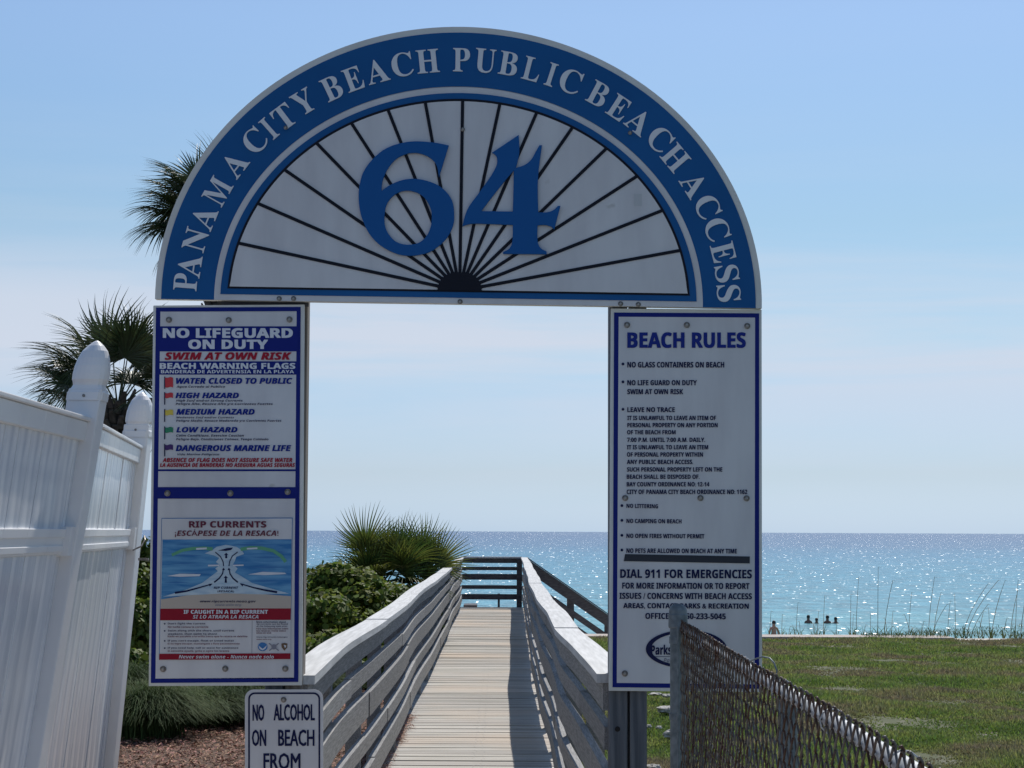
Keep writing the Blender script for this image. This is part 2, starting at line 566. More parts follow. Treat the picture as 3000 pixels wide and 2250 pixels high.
grid('lawn', -0.9, 30, -6, 39.6, 60, 90, lawn_z, M_soil)
grid('mulch_bed', -30, -0.9, -6, 40.0, 60, 90, bed_z, M_mulchbed)


grid('concrete_path', -1.9, 0.60, -6, 7.62, 5, 10, lambda x, y: -0.03, M_slab)


def beach_z(x, y):
    if y < 41: return -0.75
    return -2.1 - (y - 41) * 1.15 / 48.0


b = MB()
xs = [-400, -60, -20, 0, 20, 60, 400]
ys = [39.55, 40.9, 41.2, 50, 60, 75, 90, 110]
zs = [-0.75, -0.8, -2.1, -2.35, -2.55, -2.9, -3.25, -4.2]
vs = [(x, y, z) for y, z in zip(ys, zs) for x in xs]
fs = [(j * 7 + i, j * 7 + i + 1, j * 7 + i + 8, j * 7 + i + 7) for j in range(len(ys) - 1) for i in range(6)]
b.add(vs, fs)
b.build('beach', M_sand)['kind'] = 'structure'

SEA_Z = -3.2
# sea: rows get longer with distance; near rows carry real swell
m = mat('sea_water', (0.1, 0.3, 0.4), 0.12)
t = m.node_tree
bs = bsdf(m)
bs.inputs['IOR'].default_value = 1.33
bs.inputs['Roughness'].default_value = 0.30
bs.inputs['Specular IOR Level'].default_value = 0.18
bs.inputs['Coat Weight'].default_value = 0.16
bs.inputs['Coat Roughness'].default_value = 0.17
bs.inputs['Coat IOR'].default_value = 1.33
g = N(t, 'ShaderNodeNewGeometry')
sp = N(t, 'ShaderNodeSeparateXYZ')
L(t, g, 'Position', sp, 'Vector')
lg = N(t, 'ShaderNodeMath', operation='LOGARITHM')
lg.inputs[1].default_value = 10.0
L(t, sp, 'Y', lg, 0)
n1 = N(t, 'ShaderNodeTexNoise')
n1.inputs['Scale'].default_value = 0.012
n1.inputs['Detail'].default_value = 4.0
mpa = N(t, 'ShaderNodeMapping')
mpa.inputs['Scale'].default_value = (0.45, 1.6, 1)
L(t, g, 'Position', mpa, 'Vector')
L(t, mpa, 'Vector', n1, 'Vector')
ma = N(t, 'ShaderNodeMath', operation='MULTIPLY_ADD')
ma.inputs[1].default_value = 0.30
L(t, n1, 'Fac', ma, 0)
L(t, lg, 0, ma, 2)
mr = N(t, 'ShaderNodeMapRange')
mr.inputs[1].default_value = 2.05
mr.inputs[2].default_value = 3.75
L(t, ma, 0, mr, 0)
rp = N(t, 'ShaderNodeValToRGB')
el = rp.color_ramp.elements
el[0].position = 0.0
el[0].color = (0.175, 0.42, 0.43, 1)
el[1].position = 1.0
el[1].color = (0.060, 0.120, 0.235, 1)
for p_, c_ in ((0.12, (0.105, 0.31, 0.38)), (0.26, (0.075, 0.27, 0.37)), (0.42, (0.06, 0.22, 0.34)), (0.55, (0.055, 0.15, 0.27)), (0.8, (0.055, 0.12, 0.24))):
    e = el.new(p_)
    e.color = (*c_, 1)
L(t, mr, 0, rp, 'Fac')
chop = N(t, 'ShaderNodeHueSaturation')
L(t, rp, 'Color', chop, 'Color')
L(t, chop, 'Color', bs, 'Base Color')
# ripples
def ripple(sx, sy, sc, det):
    mq = N(t, 'ShaderNodeMapping')
    mq.inputs['Scale'].default_value = (sx, sy, 1)
    L(t, g, 'Position', mq, 'Vector')
    nq = N(t, 'ShaderNodeTexNoise')
    nq.inputs['Scale'].default_value = sc
    nq.inputs['Detail'].default_value = det
    L(t, mq, 'Vector', nq, 'Vector')
    return nq
q1 = ripple(1.0, 0.42, 1.5, 3.0)
q2 = ripple(0.5, 0.9, 0.28, 2.0)
q3 = ripple(0.6, 0.30, 1.0, 3.0)
mrc = N(t, 'ShaderNodeMapRange')
mrc.inputs[1].default_value = 0.3
mrc.inputs[2].default_value = 0.7
mrc.inputs[3].default_value = 0.58
mrc.inputs[4].default_value = 1.18
chop.inputs['Saturation'].default_value = 1.08
L(t, q3, 'Fac', mrc, 0)
L(t, mrc, 0, chop, 'Value')
bn1 = N(t, 'ShaderNodeBump')
bn1.inputs['Strength'].default_value = 1.0
bn1.inputs['Distance'].default_value = 0.42
L(t, q1, 'Fac', bn1, 'Height')
bn2 = N(t, 'ShaderNodeBump')
bn2.inputs['Strength'].default_value = 1.0
bn2.inputs['Distance'].default_value = 0.5
L(t, q2, 'Fac', bn2, 'Height')
L(t, bn1, 'Normal', bn2, 'Normal')
L(t, bn2, 'Normal', bs, 'Normal')
# small facets of chop, each tipped its own way: where one catches the sun it glitters
def facets(sx, sy):
    mq = N(t, 'ShaderNodeMapping')
    mq.inputs['Scale'].default_value = (sx, sy, 1)
    L(t, g, 'Position', mq, 'Vector')
    vo = N(t, 'ShaderNodeTexVoronoi', voronoi_dimensions='2D')
    vo.inputs['Scale'].default_value = 1.0
    L(t, mq, 'Vector', vo, 'Vector')
    return vo
va, vb = facets(7.5, 2.6), facets(3.6, 0.9)
mxv = N(t, 'ShaderNodeMix', data_type='RGBA')
mrf = N(t, 'ShaderNodeMapRange')
mrf.inputs[1].default_value = 120.0
mrf.inputs[2].default_value = 420.0
L(t, sp, 'Y', mrf, 0)
wn = N(t, 'ShaderNodeTexWhiteNoise', noise_dimensions='3D')
L(t, va, 'Color', wn, 'Vector')
gt = N(t, 'ShaderNodeMath', operation='LESS_THAN')
L(t, wn, 'Value', gt, 0)
L(t, mrf, 0, gt, 1)
L(t, gt, 0, mxv, 0)
L(t, va, 'Color', mxv, 6)
L(t, vb, 'Color', mxv, 7)
sb = N(t, 'ShaderNodeVectorMath', operation='SUBTRACT')
sb.inputs[1].default_value = (0.5, 0.5, 0.5)
t.links.new(mxv.outputs[2], sb.inputs[0])
sc_ = N(t, 'ShaderNodeVectorMath', operation='MULTIPLY')
sc_.inputs[1].default_value = (1.25, 1.35, 0.0)
L(t, sb, 0, sc_, 0)
av = N(t, 'ShaderNodeVectorMath', operation='ADD')
av.inputs[1].default_value = (0.0, -0.05, 1.0)
L(t, sc_, 0, av, 0)
nv = N(t, 'ShaderNodeVectorMath', operation='NORMALIZE')
L(t, av, 0, nv, 0)
L(t, nv, 0, bs, 'Coat Normal')
M_sea = m
b = MB()
yy = [86.0]
while yy[-1] < 70000: yy.append(yy[-1] * 1.35)
xx = [-40000, -4000, -600, -150, 0, 150, 600, 4000, 40000]
vs = [(x, y, SEA_Z) for y in yy for x in xx]
fs = [(j * 9 + i, j * 9 + i + 1, j * 9 + i + 10, j * 9 + i + 9) for j in range(len(yy) - 1) for i in range(8)]
b.add(vs, fs)
b.build('sea', M_sea)['kind'] = 'structure'


# ------------------------------------------------------------------ boardwalk
def spline(pts):
    X = [p[0] for p in pts]
    Yv = [p[1] for p in pts]

    def f(y):
        if y <= X[0]: return Yv[0]
        if y >= X[-1]: return Yv[-1]
        i = max(k for k in range(len(X)) if X[k] <= y)
        i = min(i, len(X) - 2)
        tt = (y - X[i]) / (X[i + 1] - X[i])
        p0 = Yv[max(i - 1, 0)]; p1 = Yv[i]; p2 = Yv[i + 1]; p3 = Yv[min(i + 2, len(X) - 1)]
        tt = tt * tt * (3 - 2 * tt) * 0.5 + tt * 0.5
        return p1 + (p2 - p1) * tt
    return f


XLs = spline([(7.6, -.727), (9.7, -.755), (11.9, -.735), (14.9, -.725), (18, -.742), (22, -.722), (26, -.748), (30, -.738), (35, -.772), (39, -.765), (42.7, -.78)])
XRs = spline([(7.7, .395), (9.5, .372), (11.4, .338), (14, .345), (16.7, .322), (21, .332), (25, .375), (30, .395), (36, .455), (42.7, .48)])


def wob(y, ph, a): return 0.62 * a * (math.sin(y * 1.29 + ph) * 0.35 + math.sin(y * 0.53 + ph * 2.3) * 0.9)


XL = lambda y: XLs(y) + wob(y, 0.4, 0.012)
XR = lambda y: XRs(y) + wob(y, 2.2, 0.010)
ZL = lambda y: wob(y, 1.1, 0.014)
ZR = lambda y: wob(y, 3.9, 0.016)

deck = tag(bpy.data.objects.new('boardwalk', None), 'long weathered plank boardwalk running under the blue arch towards the sea', 'boardwalk')
COL.objects.link(deck)
deck.location = (-0.18, 7.5, 0)
ORIG[deck.name] = Vector(deck.location)
pb = MB()
nseg = 6
vs = []
for i in range(nseg + 1):
    x = -0.74 + 1.48 * i / nseg
    vs += [(x, -0.0675, -0.036), (x, 0.0675, -0.036), (x, 0.0675, 0), (x, -0.0675, 0)]
pf = [(i * 4 + k, i * 4 + 4 + k, i * 4 + 4 + (k + 1) % 4, i * 4 + (k + 1) % 4) for i in range(nseg) for k in range(4)] + [(0, 1, 2, 3), (nseg * 4 + 3, nseg * 4 + 2, nseg * 4 + 1, nseg * 4)]
pme = bpy.data.meshes.new('plank')
pme.from_pydata(vs, [], pf)
pme.materials.append(M_plank)
y = 7.72
k = 0
while y < 42.75:
    o = link('plank', pme, deck)
    o.location = Vector((-0.18 + random.uniform(-.012, .012), y, random.uniform(-0.004, 0.003))) - deck.location
    o.rotation_euler = (random.uniform(-.022, .022), random.uniform(-.002, .002), random.uniform(-.004, .004))
    y += 0.1425
    k += 1
nv_, nf_ = [], []
for i in range(k):
    for nx0 in (-0.86, -0.79, -0.20, -0.14, 0.42, 0.49):
        for dy_ in (-0.035, 0.035):
            if random.random() < 0.25: continue
            c0 = len(nv_)
            xx_, yy_ = nx0 + random.gauss(0, 0.008) + 0.02, 7.72 + i * 0.1425 + dy_
            nv_ += [(xx_ + 0.0045 * math.cos(a_ * 1.0472), yy_ + 0.0065 * math.sin(a_ * 1.0472), 0.0035) for a_ in range(6)]
            nf_.append(tuple(range(c0, c0 + 6)))
nl = flat_mesh('nail_heads', np.array(nv_) - np.array(deck.location), np.array(nf_), M_bolt, deck)
nl['kind'] = 'stuff'
for sx in (-0.80, -0.18, 0.44):
    q = MB()
    q.box(sx - 0.02, sx + 0.02, 7.7, 42.7, -0.24, -0.042)
    q.build('joist', M_darkwood, deck)

ROWS = [(0.955, 0.14), (0.795, 0.09), (0.585, 0.14), (0.385, 0.09), (0.145, 0.14)]


def railing(name, label, side, XF, ZF, y0, y1, ph):
    """side -1 left (boards on the +X side of the posts), +1 right"""
    xin = XF
    root = empty(name, (xin(y0) + side * 0.1, y0, 0), label, 'railing')
    th = 0.038
    fx_board = (lambda y: xin(y) - 0.030 - th) if side < 0 else (lambda y: xin(y) + 0.030)
    fx_post = (lambda y: xin(y) - 0.030 - th - 0.09) if side < 0 else (lambda y: xin(y) + 0.030 + th)
    fx_cap = (lambda y: xin(y) - 0.142) if side < 0 else (lambda y: xin(y))
    # posts
    y = y0 + 0.06
    while y <= y1:
        q = MB()
        x = fx_post(y)
        q.box(x, x + 0.088, y - 0.044, y + 0.044, -0.75, 1.062 + ZF(y))
        q.build('post', M_rail, root)
        y += (y1 - y0 - 0.12) / 20.0
    # rails
    for ri, (z0, h) in enumerate(ROWS):
        yb = y0
        first = [4.88, 2.44, 3.66, 1.83, 4.2][(ri + (side > 0) * 2) % 5]
        ye = y0 + first
        while yb < y1 - 0.05:
            ye = min(ye, y1)
            dz = random.uniform(-0.006, 0.006)
            dx = random.uniform(-0.004, 0.004)
            q = MB()
            q.sweep(lambda yy_, dx=dx: fx_board(yy_) + dx, lambda yy_, dz=dz: z0 + ZF(yy_) + dz + 0.003 * math.sin(yy_ * 1.1 + ri), yb + 0.003, ye - 0.003, th, h)
            q.build('rail_board', M_rail, root)
            yb = ye
            ye = yb + random.choice([3.66, 4.88, 4.88])
    yb = y0 - 0.02
    ye = y0 + 4.88 - (side > 0) * 1.2
    while yb < y1 - 0.05:
        ye = min(ye, y1)
        q = MB()
        dz = random.uniform(-0.003, 0.003)
        q.sweep(fx_cap, lambda yy_, dz=dz: 1.068 + ZF(yy_) + dz, yb + 0.002, ye - 0.002, 0.142, 0.036)
        q.build('cap_board', M_cap, root)
        yb = ye
        ye = yb + 4.88
    return root


railing('boardwalk_railing', 'grey wooden railing on the left side of the boardwalk, next to the palmetto', -1, XL, ZL, 7.75, 42.70, 0.0)
railing('boardwalk_railing', 'grey wooden railing on the right side of the boardwalk, casting shadow on it', 1, XR, ZR, 7.78, 42.70, 1.0)

# end railing across the boardwalk
YE = 42.80
er = empty('end_railing', (-0.15, YE, 0), 'dark wooden railing of horizontal boards closing the far end of the boardwalk', 'railing')
for (ya, yb_) in ((1634, 1650), (1660, 1671), (1681, 1699), (1714, 1726), (1740, 1757)):
    q = MB()
    a, c = U(1352, ya, YE), U(1527, yb_, YE)
    q.box(a.x, c.x, YE, YE + 0.038, c.z, a.z)
    q.build('rail_board', M_darkwood, er)
q = MB()
a, c = U(1350, 1631, YE), U(1530, 1634, YE)
q.box(a.x, c.x, YE - 0.05, YE + 0.09, a.z - 0.03, a.z + 0.006)
q.build('cap_board', M_cap, er)
for px in (1514, 1456):
    q = MB()
    a = U(px, 1636, YE)
    if px == 1456:
        q.box(a.x + 0.02, a.x + 0.07, YE + 0.04, YE + 0.09, -0.7, 0.30)
    else:
        q.box(a.x, a.x + 0.12, YE - 0.09, YE - 0.002, -0.7, a.z)
    q.build('post', M_darkwood, er)
q = MB()
q.box(-0.86, 0.5, 42.78, 42.90, -0.12, -0.005)
q.build('end_joist', M_rail, er)
q = MB()
q.box(-0.80, -0.50, 43.3, 44.4, -0.6, 0.02)
q.build('landing_block', M_darkwood, er)

# stair railing going down to the right
YT = 43.1
sr = empty('stair_railing', U(1670, 1830, YT), 'dark sloping stair railing going down to the beach beside the boardwalk end', 'railing')


def slope_board(x0, y0, x1, y1, hv, nm='rail_board'):
    q = MB()
    q.quadbox([U(x0, y0, YT), U(x1, y1, YT), U(x1, y1 + hv, YT), U(x0, y0 + hv, YT)], (0, 0.04, 0))
    q.build(nm, M_darkwood, sr)


slope_board(1545, 1637, 1840, 1842, 37)
slope_board(1600, 1733, 1840, 1899, 21)
slope_board(1640, 1799, 1840, 1938, 20)
q = MB()
q.quadbox([U(1543, 1631, YT - .05), U(1842, 1839, YT - .05), U(1842, 1842.5, YT - .05), U(1543, 1635, YT - .05)], (0, 0.14, 0))
q.build('cap_board', M_darkwood, sr)
for xa, xb, yt in ((1661, 1682, 1722), (1771, 1793, 1800), (1543, 1556, 1640)):
    q = MB()
    q.quadbox([U(xa, yt, YT + .042), U(xb, yt + 10, YT + .042), U(xb, 1990, YT + .042), U(xa, 1990, YT + .042)], (0, 0.09, 0))
    q.build('post', M_darkwood, sr)

# pine straw drifted on the deck edge
def needles(name, n, sampler, ln, wd, m, flat=0.25, kind='stuff', tilt=None):
    P = np.array([sampler() for _ in range(n)])
    a = rng.uniform(0, 2 * np.pi, n)
    e = rng.normal(0, flat, n)
    D = np.stack([np.cos(a) * np.cos(e), np.sin(a) * np.cos(e), np.abs(np.sin(e))], 1)
    Lh = rng.uniform(0.4, 1.0, n)[:, None] * ln / 2
    side = np.cross(D, np.array([0, 0, 1.0]) + rng.normal(0, 0.35, (n, 3)))
    side /= np.linalg.norm(side, axis=1)[:, None]
    Wd = rng.uniform(0.6, 1.4, n)[:, None] * wd / 2
    bend = np.array([0, 0, 1.0]) * (Lh * 0.25)
    V_ = np.stack([P - D * Lh, P + side * Wd + bend, P + D * Lh, P - side * Wd + bend], 1).reshape(-1, 3)
    F_ = np.arange(4 * n).reshape(-1, 4)
    o = flat_mesh(name, V_, F_, m)
    if kind: o['kind'] = kind
    return o


cl = []
for (px, py) in ((1135, 2240), (1150, 2215), (1180, 2165), (1160, 2185), (1200, 2130), (1212, 2105), (1140, 2260), (1120, 2285), (1185, 2150)):
    D_ = 1.68 * F_PX / (py - 1557)
    cl.append(((px - 1465) / F_PX * D_, D_))


def straw_s():
    c = random.choice(cl)
    x = c[0] + random.gauss(-0.02, 0.028)
    return (x, c[1] + random.gauss(0, 0.22), 0.004 + abs(random.gauss(0, 0.012)))


o = needles('pine_straw', 1500, straw_s, 0.13, 0.004, M_straw)
tag(o, 'small drifts of brown pine straw on the left edge of the boardwalk planks', 'pine straw')


# ------------------------------------------------------------------ arch sign
AX, AY = 1343.0, 889.5       # centre of the ellipses at the arch's foot
SL = 0.0156                  # the arch hangs a little askew


def A(dx, dy):               # arch coordinates, y up, in photograph pixels
    return (AX + dx + SL * dy, AY - dy + SL * dx)


def ell(a, b_, t): return (a * math.cos(t), b_ * math.sin(t))


arch = empty('arch_sign', U(AX, AY, YS), 'large half round blue arch sign reading PANAMA CITY BEACH PUBLIC BEACH ACCESS around 64', 'arch sign')
NE = 96
YA = YS - 0.02
b = MB()
slab_on(b, [A(*ell(889, 811, math.pi * i / NE)) for i in range(NE + 1)] + [], YA, 0.045)
b.build('backing_board', M_edge, arch)


def ring(mb, a0, b0, a1, b1, Y, mi=0, y0=0.0, y1=0.0, thick=0.0):
    """band between two half ellipses (outer a0,b0; inner a1,b1) that stand on heights y0, y1"""
    vs, fs = [], []
    for i in range(NE + 1):
        tt = math.pi * i / NE
        xo, yo = ell(a0, b0, tt)
        xi, yi = ell(a1, b1, tt)
        vs.append(U(*A(xo, max(yo, y0)), Y))
        vs.append(U(*A(xi, max(yi, y1)), Y))
    n = len(vs)
    for i in range(NE): fs.append((2 * i, 2 * i + 1, 2 * i + 3, 2 * i + 2))
    mb.add(vs, fs, mi)


b = MB()
ring(b, 871, 794, 716, 636, YA - 0.003)
b.build('blue_band', M_archblue, arch)
b = MB()
slab_on(b, [A(*ell(716, 634, math.pi * i / NE)) for i in range(NE + 1)], YA - 0.006, 0.0045)
b.build('inner_panel', M_white, arch)
b = MB()
BY = 17.0
pts = [A(*ell(698, 617, t_)) for t_ in [math.pi * i / NE for i in range(NE + 1)] if ell(698, 617, t_)[1] > BY]
pts = [A(698, BY)] + pts + [A(-698, BY)]
poly_on(b, pts, YA - 0.009)
b.build('blue_rim', M_archblue, arch)
b = MB()
BY = 34.0
pts = [A(678, BY)] + [A(*ell(678, 600, math.pi * i / NE)) for i in range(NE + 1) if ell(678, 600, math.pi * i / NE)[1] > BY] + [A(-678, BY)]
poly_on(b, pts, YA - 0.011)
b.build('black_rim', M_black, arch)
b = MB()
BY = 40.0
pts = [A(671, BY)] + [A(*ell(671, 593, math.pi * i / NE)) for i in range(NE + 1) if ell(671, 593, math.pi * i / NE)[1] > BY] + [A(-671, BY)]
poly_on(b, pts, YA - 0.013)
b.build('fan_panel', M_white, arch)
hubx, huby = 3.0, 38.0
for k in range(1, 16):
    an = math.radians(11.25 * k)
    dx, dy = math.cos(an), math.sin(an)
    lo_, hi_ = 30.0, 900.0
    for _ in range(40):
        mid = (lo_ + hi_) / 2
        if ((hubx + dx * mid) / 674.0) ** 2 + ((huby + dy * mid) / 596.0) ** 2 < 1: lo_ = mid
        else: hi_ = mid
    R_ = lo_
    nx_, ny_ = -dy * 4.7, dx * 4.7
    q = MB()
    pq = [A(hubx + dx * 20 + nx_, huby + dy * 20 + ny_), A(hubx + dx * R_ + nx_, huby + dy * R_ + ny_), A(hubx + dx * R_ - nx_, huby + dy * R_ - ny_), A(hubx + dx * 20 - nx_, huby + dy * 20 - ny_)]
    slab_on(q, pq[::-1], YA - 0.0165, 0.003)
    q.build('fan_ray', M_black, arch)
q = MB()
hp = []
for i in range(41):
    tt = math.pi * i / 40
    rr_ = 1.0 + 0.10 * abs(math.cos(16 * tt))
    hp.append(A(hubx + 62 * math.cos(tt) * rr_, huby + 52 * math.sin(tt) * rr_))
hp = [A(hubx + 95, huby + 0)] + hp + [A(hubx - 95, huby + 0)]
slab_on(q, hp, YA - 0.018, 0.004)
q.build('fan_hub', M_black, arch)

# numerals, cut out and raised
Z6 = [(992, 150), (905, 430), (890, 345), (860, 292), (800, 245), (720, 217), (640, 215), (560, 240), (490, 285), (430, 360), (395, 430), (375, 500), (370, 575), (430, 530), (520, 485), (610, 462), (700, 460), (800, 480), (900, 522), (980, 590), (1030, 680), (1043, 790), (1035, 880), (990, 980), (920, 1060), (820, 1130), (720, 1158), (640, 1165), (540, 1155), (430, 1110), (340, 1050), (260, 960), (210, 860), (175, 750), (163, 620), (175, 500), (210, 390), (280, 290), (380, 200), (480, 150), (600, 120), (700, 112), (800, 118), (900, 130)]
H6 = [(620, 562), (530, 580), (460, 630), (415, 700), (398, 790), (400, 880), (430, 960), (490, 1030), (560, 1062), (640, 1068), (720, 1050), (790, 990), (830, 900), (840, 800), (825, 720), (780, 640), (720, 590)]
Z4 = [(1640, 55), (1400, 215), (1430, 235), (1445, 270), (1440, 330), (1400, 410), (1340, 500), (1260, 610), (1190, 705), (1150, 790), (1125, 890), (1180, 875), (1250, 868), (1590, 880), (1588, 1000), (1580, 1060), (1550, 1110), (1500, 1135), (1500, 1148), (1898, 1152), (1898, 1130), (1850, 1105), (1820, 1060), (1812, 990), (1815, 885), (1880, 880), (1940, 895), (1970, 920), (2025, 710), (2005, 710), (1970, 745), (1910, 768), (1820, 770), (1818, 450), (1855, 148), (1835, 148), (1800, 210), (1760, 280), (1700, 330), (1612, 360), (1636, 270), (1646, 190)]
H4 = [(1600, 374), (1540, 440), (1480, 515), (1400, 615), (1290, 758), (1590, 762)]


def cutout(nm, outer, holes, Y, depth, m, parent, conv):
    cu_ = bpy.data.curves.new('c', 'CURVE')
    cu_.dimensions = '2D'
    cu_.fill_mode = 'BOTH'
    cu_.extrude = depth / 2
    cu_.bevel_depth = 0.0012
    for loop in [outer] + holes:
        s_ = cu_.splines.new('POLY')
        pts_ = []
        n_ = len(loop)
        for i in range(n_):            # round gently between the drawn points
            p0, p1, p2, p3 = loop[i - 1], loop[i], loop[(i + 1) % n_], loop[(i + 2) % n_]
            sharp = lambda a, b_, c: ((b_[0] - a[0]) * (c[0] - b_[0]) + (b_[1] - a[1]) * (c[1] - b_[1])) < 0.72 * math.hypot(b_[0] - a[0], b_[1] - a[1]) * math.hypot(c[0] - b_[0], c[1] - b_[1])
            if sharp(p0, p1, p2): p0 = p1
            if sharp(p1, p2, p3): p3 = p2
            for s in range(4):
                t_ = s / 4.0
                pts_.append(tuple(0.5 * ((2 * p1[c]) + (-p0[c] + p2[c]) * t_ + (2 * p0[c] - 5 * p1[c] + 4 * p2[c] - p3[c]) * t_ ** 2 + (-p0[c] + 3 * p1[c] - 3 * p2[c] + p3[c]) * t_ ** 3) for c in (0, 1)))
        w3 = [U(*conv(*p), Y) for p in pts_]
        s_.points.add(len(w3) - 1)
        for i, p in enumerate(w3): s_.points[i].co = (p.x, p.z, 0, 1)
        s_.use_cyclic_u = True
    ob = bpy.data.objects.new('c', cu_)
    COL.objects.link(ob)
    bpy.context.view_layer.update()
    me = bpy.data.meshes.new_from_object(ob.evaluated_get(bpy.context.evaluated_depsgraph_get()))
    bpy.data.objects.remove(ob)
    bb = MB()
    bb.add([(v.co.x, Y - v.co.z, v.co.y) for v in me.vertices], [tuple(p.vertices) for p in me.polygons])
    bpy.data.meshes.remove(me)
    return bb.build(nm, m, parent)


conv64 = lambda x, y: (1000 + x / 3.16, 380 + y / 3.16)
cutout('numeral', Z6, [H6], YA - 0.024, 0.010, M_numblue, arch, conv64)
cutout('numeral', Z4, [H4], YA - 0.024, 0.010, M_numblue, arch, conv64)

LET = [('P', 543, 826), ('A', 555, 779), ('N', 573, 702), ('A', 597, 637), ('M', 637, 560), ('A', 686, 481), ('C', 746, 412), ('I', 788, 376), ('T', 832, 342), ('Y', 890, 298),
       ('B', 972, 258), ('E', 1035, 231), ('A', 1104, 208), ('C', 1178, 189), ('H', 1253, 179), ('P', 1352, 175), ('U', 1422, 178), ('B', 1490, 186), ('L', 1558, 202), ('I', 1615, 218),
       ('C', 1672, 238), ('B', 1753, 275), ('E', 1813, 315), ('A', 1872, 355), ('C', 1934, 408), ('H', 1979, 462), ('A', 2034, 540), ('C', 2073, 606), ('C', 2101, 672), ('E', 2119, 739), ('S', 2130, 801), ('S', 2135, 859)]
WID = {'P': 50, 'A': 66, 'N': 66, 'M': 74, 'C': 62, 'I': 26, 'T': 58, 'Y': 62, 'B': 54, 'E': 54, 'H': 66, 'U': 60, 'L': 50, 'S': 48}
for ch, px, py in LET:
    dx = (px - AX) / 798.0
    dy = (AY - py + SL * (px - AX)) / 716.0
    an = math.atan2(dy, dx)
    tx, ty = -798 * math.sin(an), 716 * math.cos(an)     # tangent, y up, counter-clockwise
    rot = math.atan2(-ty, -tx)                           # reading direction
    vs_, fs_, lo, hi = glyphs(ch, 'serif', 0.0, 5)
    w, h = WID[ch], 68.0
    if ch in 'CSU': h = 70.0
    q = MB()
    out3, back3 = [], []
    for p in vs_:
        u_ = ((p[0] - lo[0]) / (hi[0] - lo[0]) - 0.5) * w
        v_ = ((p[1] - lo[1]) / (hi[1] - lo[1]) - 0.5) * h
        x_ = px + u_ * math.cos(rot) - v_ * math.sin(rot)
        y_ = py - (u_ * math.sin(rot) + v_ * math.cos(rot)) + SL * u_
        P = U(x_, y_, YA - 0.008)
        out3.append(P)
    q.add(out3, fs_)
    # side walls of the raised letter
    ec = {}
    for f_ in fs_:
        for i in range(len(f_)):
            a_, b_ = f_[i], f_[(i + 1) % len(f_)]
            ec.setdefault((min(a_, b_), max(a_, b_)), []).append((a_, b_))
    n_ = len(out3)
    wall_v = out3 + [p + Vector((0, 0.0045, 0)) for p in out3]
    wall_f = [(e_[0][0], e_[0][1], e_[0][1] + n_, e_[0][0] + n_) for e_ in ec.values() if len(e_) == 1]
    q.add(wall_v, wall_f)
    q.build('letter', M_letter, arch)
for px, py in ((818, 875), (860, 875), (1348, 884), (1818, 890), (1870, 892), (1356, 379), (837, 374), (1846, 389)):
    bolt(px, py, YA - (0.018 if py < 800 else 0.006), arch, r=0.0105 if py > 800 else 0.0085)
q = MB()       # old sticker ghost
rect_on(q, 1857, 568, 1880, 603, YA - 0.0145)
q.build('sticker_residue', mat('sticker_residue', (0.52, 0.53, 0.53), 0.7), arch)

# ------------------------------------------------------------------ left sign
ls = empty('warning_sign', U(661, 2009, YS), 'tall NO LIFEGUARD ON DUTY sign with a rip current poster, under the arch left end', 'sign')
b = MB()
slab_on(b, [(449, 895), (892, 892), (884, 2008), (435.5, 2010)], YS, 0.02)
b.build('board', M_edge, ls, bevel=0.0015)
b = MB()


def frame4(mb, o4, i4, Y, mi=0):
    vs = [U(*p, Y) for p in o4] + [U(*p, Y) for p in i4]
    mb.add(vs, [(i, 4 + i, 4 + (i + 1) % 4, (i + 1) % 4) for i in range(4)], mi)


frame4(b, [(457, 901), (881, 899), (874, 1998), (441.7, 2001)], [(470, 913), (869, 911.5), (861, 1985), (455.5, 1988)], YS - 0.002)
b.build('border', M_navy, ls)
b = MB()


def LX(side, y):
    return (470 - (y - 913) * 14.5 / 1075) if side == 0 else (869 - (y - 911.5) * 8 / 1073.5)


def strip(mb, y0, y1, Y, mi=0, pad=0.0):
    poly_on(mb, [(LX(0, y0) - pad, y0), (LX(1, y0) + pad, y0), (LX(1, y1) + pad, y1), (LX(0, y1) - pad, y1)], Y, mi)


strip(b, 913, 1988, YS - 0.002)
b.build('white_panel', M_white, ls)
b = MB()
for ya, yb_ in ((956, 1029.5), (1058.5, 1097.5), (1375, 1380.5), (1427, 1461)):
    b = MB()
    strip(b, ya, yb_, YS - 0.0035, pad=6)
    b.build('colour_band', M_navy, ls)

c3 = lambda x0, y0, x1, y1: (430 + x0 / 3.13, 870 + y0 / 3.13, 430 + x1 / 3.13, 870 + y1 / 3.13)
TY = YS - 0.005


def line(par, s, bx, Y, m_, kind='sans', heavy=0.0, skew=0.0):
    b_ = MB()
    text_on(b_, s, bx, Y, 0, kind, heavy, 2, skew)
    return b_.build('text_line', m_, par)


LM = [M_pale, M_red, M_bluetext, M_ink]
T = lambda s, bx, mi, kind='sans', heavy=0.0, res=2: line(ls, s, bx, TY, LM[mi], kind, heavy)
T('NO LIFEGUARD', c3(147, 285, 1340, 376), 0, heavy=0.05)
T('ON DUTY', c3(380, 390, 1112, 478), 0, heavy=0.05)
T('BEACH WARNING FLAGS', c3(118, 605, 1362, 660), 0, heavy=0.04)
T('BANDERAS DE ADVERTENSIA EN LA PLAYA', c3(130, 669, 1350, 700), 0, heavy=0.012)
T('SWIM AT OWN RISK', c3(165, 507, 1328, 577), 1, 'ital', heavy=0.045)
T('WATER CLOSED TO PUBLIC', c3(268, 742, 1335, 797), 2, 'ital', heavy=0.045)
T('Agua Cerrada al Publico', c3(272, 812, 717, 838), 3, 'ital')
T('HIGH HAZARD', c3(262, 877, 845, 929), 2, 'ital', heavy=0.045)
T('High Surf and/or Strong Currents', c3(268, 940, 880, 965), 3, 'ital')
